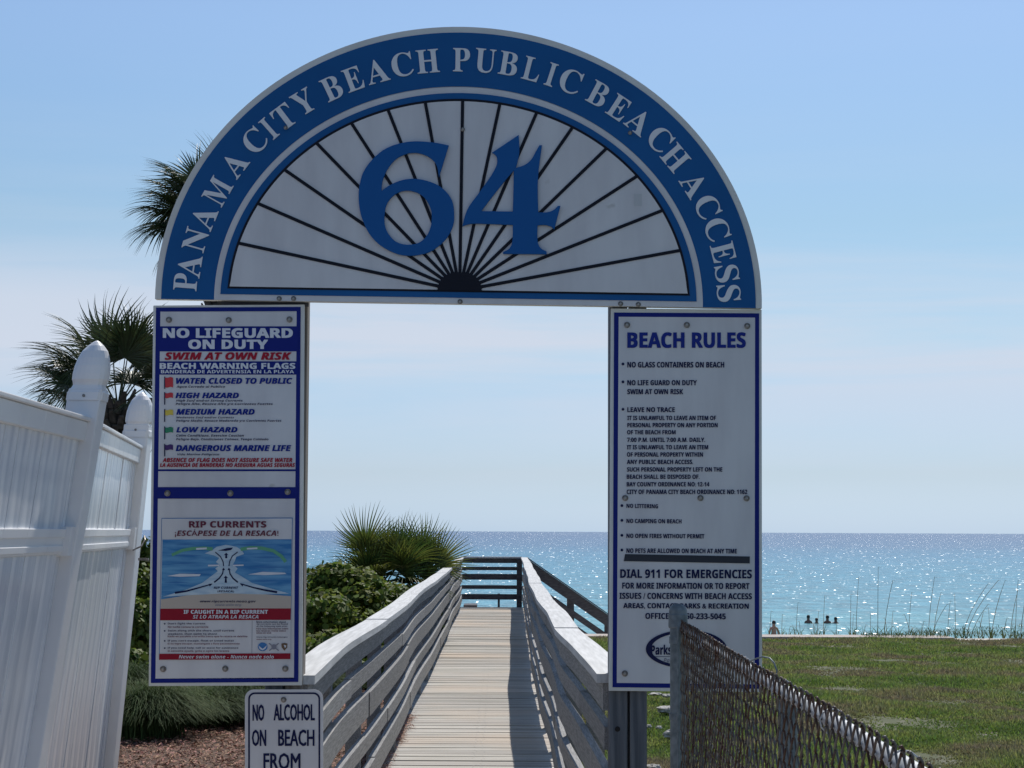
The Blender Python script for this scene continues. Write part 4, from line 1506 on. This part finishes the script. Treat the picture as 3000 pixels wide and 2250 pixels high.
# ------------------------------------------------------------------ fan palms
def fan_mesh(nm, m_, R=0.95, nb=38, spread=115, droop=0.35, pet=0.9, wb=0.028, seed=1, ragged=0.15):
    """leaf with its stalk from the origin along +X; the fan opens at x = pet; +Z is its upper side"""
    rr = random.Random(seed)
    b_ = MB()
    npts = [(0, 0, 0), (pet * 0.5, 0, 0.03), (pet, 0, 0.0)]
    b_.tube(npts, [0.016, 0.012, 0.008], 5)
    for i in range(nb):
        f_ = (i + 0.5) / nb * 2 - 1
        an = math.radians(spread) * f_ + rr.gauss(0, 0.012)
        Lb = R * (1 - 0.22 * abs(f_) ** 2) * (1 + rr.gauss(0, 0.06))
        if rr.random() < ragged: Lb *= rr.uniform(0.6, 0.9)
        base = Vector((pet + 0.02, 0, 0))
        dr = droop * (0.7 + 0.6 * rr.random())
        segs = 5
        side = Vector((-math.sin(an), math.cos(an), 0))
        L1, L2, Mid = [], [], []
        tw = rr.gauss(0, 0.5)
        for s in range(segs + 1):
            t_ = s / segs
            rad = Lb * (t_ * (1 - 0.10 * dr * t_))
            w_ = wb * (math.sin(math.pi * min(1, t_ * 0.9 + 0.12)) ** 0.8) * (1 - t_ * 0.55) + 0.0008
            if s == segs: w_ = 0.001
            lift = 0.20 * t_ * (1 - abs(f_)) * 0 + (-0.16 * abs(f_) * t_ * Lb) + 0.07 * math.sin(math.pi * t_)
            z_ = lift - dr * Lb * max(0, t_ - 0.35) ** 2 * 1.5
            c_ = base + Vector((math.cos(an) * rad, math.sin(an) * rad, z_))
            sd = (side * math.cos(tw * t_) + Vector((0, 0, 1)) * math.sin(tw * t_))
            L1.append(c_ + sd * w_ / 2)
            L2.append(c_ - sd * w_ / 2)
            Mid.append(c_ + Vector((0, 0, -0.22 * w_)))
        n0 = len(L1)
        fs_ = []
        for s in range(segs):
            fs_.append((s, s + 1, 2 * n0 + s + 1, 2 * n0 + s))
            fs_.append((2 * n0 + s, 2 * n0 + s + 1, n0 + s + 1, n0 + s))
        b_.add(L1 + L2 + Mid, fs_)
    me = bpy.data.meshes.new(nm)
    me.from_pydata([tuple(p) for p in b_.v], [], b_.f)
    me.materials.append(m_)
    return me


PALM_M = [fan_mesh('frond', M_palm, 1.0, 58, 124, 0.34, 0.92, 0.042, s, 0.25) for s in (1, 2, 3)]
PALM_D = fan_mesh('dry_frond', M_palm, 0.85, 30, 80, 1.4, 0.8, 0.022, 9, 0.3)


def orient(o, base, d, up):
    X_ = Vector(d).normalized()
    Y_ = Vector(up).cross(X_).normalized()
    Z_ = X_.cross(Y_)
    M_ = Matrix((X_, Y_, Z_)).transposed().to_4x4()
    M_.translation = base
    o.matrix_basis = M_


def palm(name, label, foot, top, fronds, trunk_r=0.17, n_rand=0, sd=3, boots=True, sc=1.0):
    rr = random.Random(sd)
    foot, top = Vector(foot), Vector(top)
    root = empty(name, foot, label, 'palm tree')
    b_ = MB()
    ax = top - foot
    pts = [foot + ax * (i / 10.0) + Vector((0.05 * math.sin(i * 0.7 + sd), 0, 0)) for i in range(11)]
    pts[0] = foot - Vector((0, 0, 0.3))
    b_.tube(pts, [trunk_r * (1.15 - 0.25 * (i / 10.0)) for i in range(11)], 14)
    tr = b_.build('trunk', M_trunk, root)
    if boots:
        b_ = MB()
        Ht = ax.length
        z = Ht * 0.45
        i = 0
        while z < Ht + 0.05:
            a_ = i * 2.4
            c_ = foot + ax.normalized() * z
            d_ = Vector((math.cos(a_), math.sin(a_), 0))
            s_ = Vector((-math.sin(a_), math.cos(a_), 0))
            r_ = trunk_r * 0.9
            p0 = c_ + d_ * r_
            b_.add([p0 + s_ * 0.06, p0 - s_ * 0.06, p0 + d_ * 0.10 - s_ * 0.035 + Vector((0, 0, 0.20)), p0 + d_ * 0.10 + s_ * 0.035 + Vector((0, 0, 0.20)),
                    p0 + s_ * 0.05 + d_ * 0.04 - Vector((0, 0, .01)), p0 - s_ * 0.05 + d_ * 0.04 - Vector((0, 0, .01)), p0 + d_ * 0.12 - s_ * 0.03 + Vector((0, 0, 0.18)), p0 + d_ * 0.12 + s_ * 0.03 + Vector((0, 0, 0.18))],
                   [(0, 1, 2, 3), (4, 7, 6, 5), (1, 5, 6, 2), (0, 3, 7, 4), (3, 2, 6, 7), (0, 4, 5, 1)])
            z += 0.018
            i += 1
        bt = b_.build('leaf_boots', M_boot, root)
        bt['kind'] = 'stuff'
    for k, (dx, dy, dz, ln, sc_) in enumerate(fronds):
        me = PALM_M[k % 3]
        o = link('frond', me, root)
        d = Vector((dx, dy, dz)).normalized()
        up = Vector((-d.x * 0.4, -d.y * 0.4, 1.0)) if abs(d.z) < 0.8 else Vector((-d.x, -d.y - 0.5 * (1 if d.y == 0 else 0), 0.25))
        up = up + Vector((rr.uniform(-.5, .5), rr.uniform(-.7, .3), 0))
        orient(o, top - foot - ax.normalized() * 0.05, d, up)
        o.scale = (sc_, sc_, sc_)
    return root


rr_ = random.Random(12)
fr1 = [(-0.55, -0.25, 0.95, 1, .98), (-0.95, 0.1, 0.80, 1, .98), (-0.90, -0.5, 0.40, 1, .92), (-0.75, 0.35, 0.55, 1, .9),
       (-0.10, -0.1, 1.2, 1, 1.0), (0.12, 0.4, 1.2, 1, 1.0), (0.42, -0.3, 1.1, 1, 1.0), (0.72, 0.3, 1.0, 1, 1.0), (0.95, -0.4, 0.6, 1, .95),
       (0.9, 0.6, 0.10, 1, .9), (0.1, 1, 0.6, 1, .9), (0.65, -0.5, 0.05, 1, .8), (0.65, 0.5, -0.35, 1, .75), (-0.95, 0.5, 1.0, 1, .95), (0.25, -0.6, 1.0, 1, .95), (-0.8, 0.0, 0.15, 1, .8), (0.55, 0.6, 1.1, 1, .95)]
P1 = U(345, 1185, 30.0)
palm('palm_tree', 'cabbage palm with a rough crosshatched trunk behind the white fence posts', (P1.x, 30.0, -0.3), P1, fr1, 0.19, sd=3)
P2 = U(640, 655, 30.0)
fr2 = [(-1.0, 0.0, 0.22, 1, .82), (-0.9, 0.3, 0.62, 1, .82), (-0.8, -0.4, 0.85, 1, .8), (-0.5, 0.3, 1.1, 1, .85), (-1.0, -0.35, -0.10, 1, .78), (-0.85, 0.4, -0.40, 1, .75), (-1.0, -0.5, 0.45, 1, .8), (-0.1, -0.2, 1, 1, .8), (0.4, 0.3, .9, 1, .8), (0.8, -0.3, 0.5, 1, .8), (1, 0.3, 0.1, 1, .8), (0.7, 0.6, -0.3, 1, .8), (0.1, 1, 0.5, 1, .8), (0.1, -1, 0.2, 1, .8), (-0.95, 0.2, 0.02, 1, .85), (-0.7, 0.1, 0.75, 1, .85), (-0.9, -0.6, 0.3, 1, .8)]
palm('palm_tree', 'taller palm mostly hidden behind the arch, its fans showing past the arch left edge', (P2.x + 0.05, 30.0, -0.3), P2, fr2, 0.16, sd=5)
P3 = U(95, 1290, 33.0)
palm('palm_tree', 'small palm whose frond tips just show above the white fence at far left', (P3.x, 33.0, -0.3), P3, [(-0.6, 0, 1, 1, .55), (0.1, 0.2, 1, 1, .55), (0.5, -0.2, 1, 1, .55), (0.9, 0.2, .4, 1, .5), (-.9, 0, .4, 1, .5)], 0.12, sd=8, boots=False)

# palmetto by the left railing
PETTO = [fan_mesh('palmetto_frond', M_palmetto, 0.74, 34, 92, 0.16, 0.62, 0.036, s, 0.08) for s in (21, 22, 23)]
PETTOD = fan_mesh('dry_palmetto_frond', M_dry, 0.55, 16, 60, 0.9, 0.6, 0.020, 24, 0.3)
PC = U(1170, 1730, 30.5)
PC.z = 1.68 - (1730 - 1557) * 30.5 / F_PX
pt = empty('palmetto', (PC.x, 30.5, -0.4), 'bushy palmetto with upright stiff fans beside the left railing', 'palmetto')
rr_ = random.Random(4)
fl = [(-1.0, -.2, .55), (-.85, .3, .85), (-.6, -.3, 1.0), (-.35, .2, 1.1), (-.12, -.3, 1.15), (.05, .3, 1.1), (.25, -.2, 1.0), (.42, .3, 1.0), (.62, -.3, .95), (.8, .2, .8), (1.0, 0, .85), (-1.0, 0.1, .2), (-.9, -.5, -.1), (.2, -1, .5), (-.3, -1, .4), (.6, -.9, .2), (-.65, -.8, .3), (0, -1, .9), (.35, -.7, .8), (-.4, -.7, .8), (-.2, -.9, 0.1), (.3, -.9, -.1), (-1.0, .2, .45), (-.95, -.3, .75), (-1, -.4, .05), (-.7, -.9, 0.0), (.3, -1, .2), (-.5, -1, -.15), (.7, .1, 1.15), (.85, .2, .95), (.85, -.1, 1.0), (.5, .1, 1.2)]
for k, d in enumerate(fl):
    d = Vector(d) + Vector((rr_.uniform(-.1, .1), 0, rr_.uniform(-.08, .08)))
    o = link('frond', PETTO[k % 3], pt)
    d.normalize()
    upv = Vector((-d.x * 0.5 + rr_.uniform(-.4, .4), -1.0 if rr_.random() < .5 else 1.0, 0.5)) if d.z > 0.6 else Vector((rr_.uniform(-.3, .3), -.4, 1))
    orient(o, Vector((PC.x + rr_.uniform(-.55, .38), 30.5, PC.z + rr_.uniform(-.15, .1))) - ORIG[pt.name], d, upv)
    s_ = rr_.uniform(0.82, 1.0)
    o.scale = (s_, s_, s_)
for k, d in enumerate([(.45, -.8, .05), (.6, -.8, -.15), (.2, -.9, -.2), (-.6, -.7, -.4), (-.2, -.9, -.5)]):
    o = link('dry_frond', PETTOD, pt)
    orient(o, Vector((PC.x - 0.25, 30.4, PC.z)) - ORIG[pt.name], Vector(d), (0, -.3, 1))
b_ = MB()
for k in range(5):
    a_ = k * 1.3
    b_.tube([(PC.x + 0.3 * math.cos(a_), 30.5 + 0.2 * math.sin(a_), -0.5), (PC.x + 0.2 * math.cos(a_), 30.5, PC.z)], [0.09, 0.07], 8)
b_.build('stem', M_trunk, pt)


# ------------------------------------------------------------------ round-leaved bushes
def bush(label, cx, cy, cz, rx, ry, rz, n, sd, group='round leaved bushes left of the boardwalk'):
    r = np.random.default_rng(sd)
    root = empty('sea_grape_bush', (cx, cy, bed_z(cx, cy)), label, 'bush', group)
    # lumpy shell
    lumps = r.normal(0, 1, (26, 3))
    lumps /= np.linalg.norm(lumps, axis=1)[:, None]
    lumps[:, 2] = np.abs(lumps[:, 2]) * 0.9 - 0.1
    li = r.integers(0, 26, n)
    d = r.normal(0, 1, (n, 3))
    d /= np.linalg.norm(d, axis=1)[:, None]
    rad = 0.30 * r.uniform(0.55, 1.0, n)[:, None]
    P = lumps[li] * 0.78 + d * rad
    P = P * np.array([rx, ry, rz]) + np.array([cx, cy, cz])
    nrm = d + r.normal(0, 0.55, (n, 3)) + np.array([0, 0, 0.5])
    nrm /= np.linalg.norm(nrm, axis=1)[:, None]
    a = np.cross(nrm, r.normal(0, 1, (n, 3)))
    a /= np.linalg.norm(a, axis=1)[:, None]
    c = np.cross(nrm, a)
    sz = r.uniform(0.028, 0.052, n)[:, None]
    V_ = []
    for k in range(6):
        t_ = 2 * math.pi * k / 6
        V_.append(P + (a * math.cos(t_) + c * math.sin(t_) * 0.85) * sz + nrm * (0.012 * (k % 3 == 0)))
    V_ = np.stack(V_, 1).reshape(-1, 3) - np.array(ORIG[root.name])
    F_ = np.arange(6 * n).reshape(-1, 6)
    o = flat_mesh('leaves', V_, F_, M_bushleaf, root)
    o['kind'] = 'stuff'
    b_ = MB()
    for k in range(26):
        e_ = Vector((cx + lumps[k][0] * rx * .75, cy + lumps[k][1] * ry * .75, cz + lumps[k][2] * rz * .75))
        s_ = Vector((cx + random.uniform(-.2, .2), cy + random.uniform(-.1, .1), bed_z(cx, cy) - 0.1))
        m_ = s_.lerp(e_, 0.5) + Vector((random.uniform(-.1, .1), 0, random.uniform(-.15, .05)))
        b_.tube([s_, m_, e_], [0.022, 0.014, 0.006], 5)
    b_.build('branches', M_bark, root)
    return root


bush('round leaved green bush between the left tall sign and the palmetto', -2.35, 26.0, 0.42, 1.25, 1.0, 0.95, 9000, 1)
bush('low dark bush under the palmetto against the left railing', -1.65, 28.2, 0.22, 0.85, 0.9, 0.85, 5600, 2)
bush('tall round leaved bush seen between the white fence and the left tall sign', -4.85, 25.0, 0.78, 1.1, 1.0, 1.0, 7500, 3)
bush('round leaved bush hidden mostly behind the left tall sign', -3.75, 26.5, 0.55, 1.0, 1.0, 1.0, 3000, 4)
bush('dark bush low between the white fence and the left tall sign', -4.3, 23.0, 0.30, 0.65, 0.5, 0.72, 4500, 8)
bush('low yellow green bush at the foot of the tall bush beside the white fence', -4.15, 21.3, 0.0, 0.6, 0.5, 0.42, 1500, 5)
bush('dark bush nearest the left railing behind the small sign', -1.75, 22.6, 0.0, 0.72, 0.8, 0.62, 4200, 6)
bush('round leaved bush behind the left railing halfway to the palmetto', -2.1, 23.8, 0.20, 1.0, 0.9, 0.75, 6000, 7)


# ------------------------------------------------------------------ weeping grass clumps
def clump(label, cx, cy, h, spread, n, sd, lean=0.25):
    r = np.random.default_rng(sd)
    z0 = bed_z(cx, cy)
    a = r.uniform(0, 2 * np.pi, n)
    D = np.stack([np.cos(a) + lean, np.sin(a) * 0.8, np.zeros(n)], 1)
    D /= np.linalg.norm(D, axis=1)[:, None]
    reach = spread * r.uniform(0.25, 1.0, n)[:, None]
    H = h * r.uniform(0.65, 1.05, n)[:, None]
    B = np.array([cx, cy, z0]) + np.stack([r.normal(0, 0.10, n), r.normal(0, 0.10, n), np.zeros(n)], 1)
    side = np.cross(D, [0, 0, 1.0])
    W_ = 0.005
    rows = []
    K = 6
    for k in range(K):
        t_ = k / (K - 1)
        out_ = reach * (t_ ** 1.5)
        up_ = H * (1.9 * t_ - 1.55 * t_ ** 2.2 * (0.55 + 0.45 * reach / spread))
        c_ = B + D * out_ + np.array([0, 0, 1.0]) * up_
        w_ = W_ * (1 - t_ * 0.85)
        rows += [c_ + side * w_, c_ - side * w_]
    V_ = np.stack(rows, 1).reshape(-1, 3)
    F_ = []
    base = np.arange(n)[:, None] * (2 * K)
    for k in range(K - 1):
        F_.append(base + np.array([2 * k, 2 * k + 1, 2 * k + 3, 2 * k + 2]))
    F_ = np.concatenate(F_, 0)
    root = empty('grass_clump', (cx, cy, z0), label, 'grass clump', 'weeping grass clumps on the mulch bed')
    V_ = V_ - np.array(ORIG[root.name])
    o = flat_mesh('blades', V_, F_, M_clump, root)
    o['kind'] = 'stuff'


clump('green weeping grass clump on the mulch close beside the white fence', -3.05, 16.9, 0.56, 0.66, 4200, 11)
clump('grass clump drooping right over the mulch beneath the left tall sign', -2.72, 17.9, 0.42, 0.75, 2600, 16, 0.6)
clump('grass clump beneath the left tall sign, leaning over the mulch', -2.42, 18.4, 0.52, 0.75, 4200, 12)
clump('grass clump at the back of the mulch bed under the sign, darker', -2.95, 20.2, 0.55, 0.8, 3600, 13, 0.1)
clump('grass clump at the back of the mulch bed, nearest the small sign', -2.15, 21.0, 0.40, 0.7, 3000, 14)
clump('grass clump behind the first, further along the white fence', -3.65, 18.6, 0.62, 0.75, 3600, 15)

o = needles('mulch', 26000, lambda: (lambda x, y: (x, y, bed_z(x, y) + 0.004 + abs(random.gauss(0, 0.012))))(random.uniform(-4.4, -0.95), 13.3 + 9.5 * random.random() ** 1.3), 0.085, 0.012, M_straw, 0.3)
tag(o, 'brown pine straw and bark mulch on the ground left of the boardwalk', 'mulch')

# ------------------------------------------------------------------ lawn grass
def lawn():
    n = 210000
    u = rng.random(n)
    y = 11.0 * (39.6 / 11.0) ** (u ** 0.85)
    x = rng.uniform(0, 1, n) * (0.305 * y - 0.50 + 0.3) + 0.50
    keep = np.ones(n, bool)
    dens = np.array([noise.fractal(Vector((a * 0.9, b_ * 0.45, 0)), 1.0, 2.0, 4) for a, b_ in zip(x[::1], y[::1])])
    keep = dens > -0.33 - 0.50 * rng.random(n)
    x, y, dens = x[keep], y[keep], dens[keep]
    n = len(x)
    z = np.array([lawn_z(a, b_) for a, b_ in zip(x, y)])
    hgt = rng.uniform(0.016, 0.056, n) * (1 + 1.3 * np.clip(dens, -0.5, 0.7))
    nb = 3
    V_, F_ = [], []
    for k in range(nb):
        a = rng.uniform(0, 2 * np.pi, n)
        lean = rng.uniform(0.3, 1.5, n)
        w_ = rng.uniform(0.004, 0.008, n) * (1 + y / 30)
        tip = np.stack([x + np.cos(a) * hgt * lean, y + np.sin(a) * hgt * lean, z + hgt], 1)
        s_ = np.stack([-np.sin(a) * w_, np.cos(a) * w_, np.zeros(n)], 1)
        bse = np.stack([x, y, z - 0.005], 1)
        V_.append(np.stack([bse + s_, bse - s_, tip], 1))
    V_ = np.concatenate(V_, 0).reshape(-1, 3)
    F_ = np.arange(len(V_)).reshape(-1, 3)
    o = flat_mesh('lawn_grass', V_, F_, M_grass)
    tag(o, 'patchy green lawn grass right of the boardwalk up to the beach slab', 'grass', kind='stuff')


lawn()

# low edge slab between lawn and beach
b = MB()
for i in range(6):
    x0_ = 1.3 + i * 1.35
    b.box(x0_, x0_ + 1.345, 39.62, 40.55, -0.75, -0.462 + 0.004 * math.sin(i * 2.2))
o = b.build('edge_slab', M_slab)
tag(o, 'low pale concrete edging along the far side of the lawn', 'kerb')
b = MB()
b.box(9.41, 25, 39.62, 41.2, -1.2, -0.56)
b.build('dune_edge', M_sand)['kind'] = 'structure'


def stone(px, py, wpx, hpx, D, label):
    c = U(px, py, D)
    r = wpx / 2 * D / F_PX
    h = hpx / 2 * D / F_PX
    b_ = MB()
    nlat, nlon = 9, 18
    vs, fs = [], []
    for i in range(nlat):
        th_ = math.pi * (i + 0.5) / nlat
        for j in range(nlon):
            ph_ = 2 * math.pi * j / nlon
            d = Vector((math.sin(th_) * math.cos(ph_), math.sin(th_) * math.sin(ph_), math.cos(th_)))
            k_ = 1 + 0.5 * noise.noise(d * 1.7 + Vector((px, py, 0))) + 0.3 * noise.noise(d * 4.5 + Vector((px, py, 0)))
            vs.append(Vector((c.x, D, c.z)) + Vector((d.x * r, d.y * r, d.z * h)) * k_)
    fs = [(i * nlon + j, (i + 1) * nlon + j, (i + 1) * nlon + (j + 1) % nlon, i * nlon + (j + 1) % nlon) for i in range(nlat - 1) for j in range(nlon)]
    fs += [tuple(range(nlon)), tuple((nlat - 1) * nlon + j for j in range(nlon - 1, -1, -1))]
    b_.add(vs, fs)
    o = b_.build('stone', M_stone)
    tag(o, label, 'stone', 'pale stones on the ground right of the sign posts')


stone(1962, 2079, 60, 24, 21.6, 'largest white stone in the grass, seen between the sign posts and the fence post')
stone(1902, 2128, 16, 10, 19.6, 'small pale stone left of the sandy patch beside the sign posts')
stone(1930, 2131, 18, 9, 19.5, 'second small pale stone beside the sandy patch')
stone(1918, 2033, 34, 9, 23.6, 'flat pale stone just under the rules sign lower edge, left one')
stone(1955, 2038, 30, 10, 23.4, 'flat pale stone just under the rules sign lower edge, right one')
stone(1915, 2248, 40, 18, 16.3, 'pale stone at the bottom edge between the posts and the fence')
stone(1966, 2152, 44, 26, 18.8, 'broad pale stone with a rough face, half behind the fence post')

# ------------------------------------------------------------------ sea oats
oats = [(2255, 1790, 4), (2290, 1800, 2), (2332, 1765, 6), (2345, 1820, -3), (2395, 1790, 3), (2412, 1745, 4), (2492, 1740, 1), (2498, 1800, 2), (2508, 1690, 8), (2550, 1800, 0), (2572, 1660, 1),
        (2590, 1700, 26), (2612, 1790, 4), (2633, 1835, -14), (2662, 1735, 9), (2668, 1800, -18), (2681, 1835, -10), (2720, 1690, 18), (2735, 1735, 22), (2730, 1770, 45), (2776, 1760, 8),
        (2800, 1740, -3), (2820, 1710, 75), (2830, 1700, 95), (2845, 1770, 50), (2868, 1790, 14), (2900, 1780, -4), (2905, 1700, 40), (2960, 1730, 22), (2975, 1700, 8), (2990, 1690, 30), (2940, 1810, 10), (2600, 1810, -8), (2450, 1815, 3), (2385, 1825, -2), (2700, 1820, 6), (2880, 1820, -10), (2310, 1835, 5), (2530, 1830, 6)]
ORD = 'first second third fourth fifth sixth seventh eighth ninth tenth eleventh twelfth thirteenth fourteenth fifteenth sixteenth seventeenth eighteenth nineteenth twentieth twenty-first twenty-second twenty-third twenty-fourth twenty-fifth twenty-sixth twenty-seventh twenty-eighth twenty-ninth thirtieth thirty-first thirty-second thirty-third thirty-fourth thirty-fifth thirty-sixth thirty-seventh thirty-eighth thirty-ninth fortieth'.split()
for i, (px, py, ln) in enumerate(oats):
    D = 41.0 + (i * 37 % 10) * 0.15
    foot = U(px, 1874, D)
    tip = U(px + ln, py, D)
    root = empty('sea_oat', (foot.x, D, foot.z), None, 'sea oat', 'sea oats growing along the lawn edge above the beach')
    rank = sorted(q_[0] + i_ * 1e-4 for i_, q_ in enumerate(oats)).index(px + i * 1e-4) + 1
    root['label'] = '%s sea oat from the left, a %s stalk %s at the lawn edge' % (ORD[rank - 1], 'tall' if py < 1735 else 'short' if py > 1800 else 'medium', 'leaning right' if ln > 12 else 'leaning left' if ln < -6 else 'upright')
    b_ = MB()
    v = tip - foot
    side = Vector((0.0, 0, 0))
    pts_ = [foot + Vector((v.x * t_ ** 1.6, 0, v.z * t_)) for t_ in (0, .25, .5, .75, .92, 1)]
    pts_.append(tip + Vector((0.05 if ln >= 0 else -0.05, 0, -0.02)))
    b_.tube(pts_, [0.009, 0.008, 0.0065, 0.0055, 0.005, 0.005, 0.0025], 4)
    b_.build('stalk', M_oat, root)
    b_ = MB()
    for k in range(5 + i % 4):
        a_ = k * 2.1 + i
        h_ = random.uniform(0.12, 0.35)
        d_ = Vector((math.cos(a_) * 0.10, math.sin(a_) * .05, h_))
        s_ = Vector((0.010, 0, 0))
        b_.add([foot - s_, foot + s_, foot + d_ * .6 + s_ * .6, foot + d_ + Vector((d_.x, 0, 0)), foot + d_ * .6 - s_ * .6], [(0, 1, 2, 3, 4)])
    b_.build('leaves', M_clump, root)

# weeds at the right end of the slab
o = needles('dune_weeds', 900, lambda: (lambda x: (x, 40.2 + random.gauss(0, .3), -0.46 + random.random() ** 2 * 0.22 * max(0.1, (x - 7.6) / 3)))(random.uniform(7.6, 11.6)), 0.22, 0.012, M_clump, 1.1)
tag(o, 'low scrubby weeds on the sand at the far right of the lawn edge', 'weeds')


# ------------------------------------------------------------------ people in the water
def person(name, label, x, D, zfeet, scale=1.0, arms='down', face=1.0, skin=M_skin, sub=0.0):
    """standing figure grown from a skeleton; zfeet is the height of the soles"""
    root = empty(name, (x, D, zfeet), label, 'person', 'people in the sea beyond the lawn')
    V_ = [(0, 0, .95), (0, 0, 1.12), (0, 0, 1.30), (0, 0, 1.43), (0, 0, 1.50), (0, -.01, 1.60), (0, -.01, 1.71),
          (-.16, 0, 1.40), (.16, 0, 1.40)]
    R_ = [.135, .115, .140, .085, .055, .088, .072, .06, .06]
    E_ = [(0, 1), (1, 2), (2, 3), (3, 4), (4, 5), (5, 6), (3, 7), (3, 8)]
    if arms == 'down': AR = [[(-.22, 0, 1.15), (-.20, -.06, .90), (-.20, -.09, .80)], [(.22, 0, 1.15), (.20, -.06, .90), (.20, -.09, .80)]]
    else: AR = [[(-.34, -.05, 1.24), (-.52, -.12, 1.20), (-.62, -.14, 1.20)], [(.22, 0, 1.15), (.20, -.06, .90), (.20, -.09, .80)]]
    for s_, ar in zip((7, 8), AR):
        p = s_
        for q_, r_ in zip(ar, (.043, .032, .035)):
            V_.append(q_); R_.append(r_); E_.append((p, len(V_) - 1)); p = len(V_) - 1
    for sx in (-1, 1):
        p = 0
        for q_, r_ in zip([(sx * .09, 0, .84), (sx * .10, -.01, .48), (sx * .10, .02, .08), (sx * .10, -.12, .04)], (.10, .06, .042, .04)):
            V_.append(q_); R_.append(r_); E_.append((p, len(V_) - 1)); p = len(V_) - 1
    me = bpy.data.meshes.new('body')
    me.from_pydata([(a * scale, b_ * scale * face, c * scale) for a, b_, c in V_], E_, [])
    o = bpy.data.objects.new('tmp', me)
    COL.objects.link(o)
    sk = o.modifiers.new('s', 'SKIN')
    me.skin_vertices[0].data[0].use_root = True
    for i, r_ in enumerate(R_):
        me.skin_vertices[0].data[i].radius = (r_ * scale, r_ * scale)
    ss = o.modifiers.new('u', 'SUBSURF')
    ss.levels = 2
    bpy.context.view_layer.update()
    m2 = bpy.data.meshes.new_from_object(o.evaluated_get(bpy.context.evaluated_depsgraph_get()))
    bpy.data.objects.remove(o)
    m2.materials.clear()
    m2.materials.append(skin)
    m2.polygons.foreach_set('use_smooth', [True] * len(m2.polygons))
    link('body', m2, root)
    hb = MB()
    c = Vector((x, D, zfeet)) + Vector((0, .012 * face, 1.665)) * scale
    vs = []
    for i in range(6):
        th_ = math.pi * 0.62 * i / 5
        for j in range(10):
            ph_ = 2 * math.pi * j / 10
            vs.append(c + Vector((math.sin(th_) * math.cos(ph_) * .098, math.sin(th_) * math.sin(ph_) * .112, math.cos(th_) * .118)) * scale)
    hb.add(vs, [(i * 10 + j, i * 10 + (j + 1) % 10, (i + 1) * 10 + (j + 1) % 10, (i + 1) * 10 + j) for i in range(5) for j in range(10)])
    hb.build('hair', M_hair, root, smooth=True)
    hb = MB()
    c = Vector((x, D, zfeet))
    hb.lathe(c, [(.150 * scale, .80 * scale), (.168 * scale, .90 * scale), (.150 * scale, 1.0 * scale)], n=14)
    hb.build('swim_shorts', M_suit, root)
    return root


DW = 104.0
for px, ytop, lab, arms, sc_ in ((2368, 1800, 'leftmost of the four dark swimmers, head and shoulders above the water', 'down', .98), (2392, 1809, 'second swimmer from the left in the sea, deepest in the water', 'down', .85),
                                 (2424, 1801, 'third swimmer from the left in the sea, standing highest', 'down', 1.0), (2448, 1806, 'rightmost of the four swimmers, one arm held out along the water', 'out', .95)):
    top = U(px, ytop, DW)
    person('person', lab, top.x, DW, top.z - 1.80 * sc_, sc_, arms, face=-1.0)
top = U(2267, 1816, 91.0)
person('person', 'sunburnt bather with bare back standing at the shore, just right of the rules sign', top.x, 91.0, top.z - 1.80, 1.0, 'down', face=-1.0, skin=M_skin2)

for o in bpy.data.objects:
    if o.type == 'MESH' and len(o.data.polygons) == 0:
        print('EMPTY MESH', o.name)
print('objects', len(bpy.data.objects), 'polys', sum(len(m_.polygons) for m_ in bpy.data.meshes))
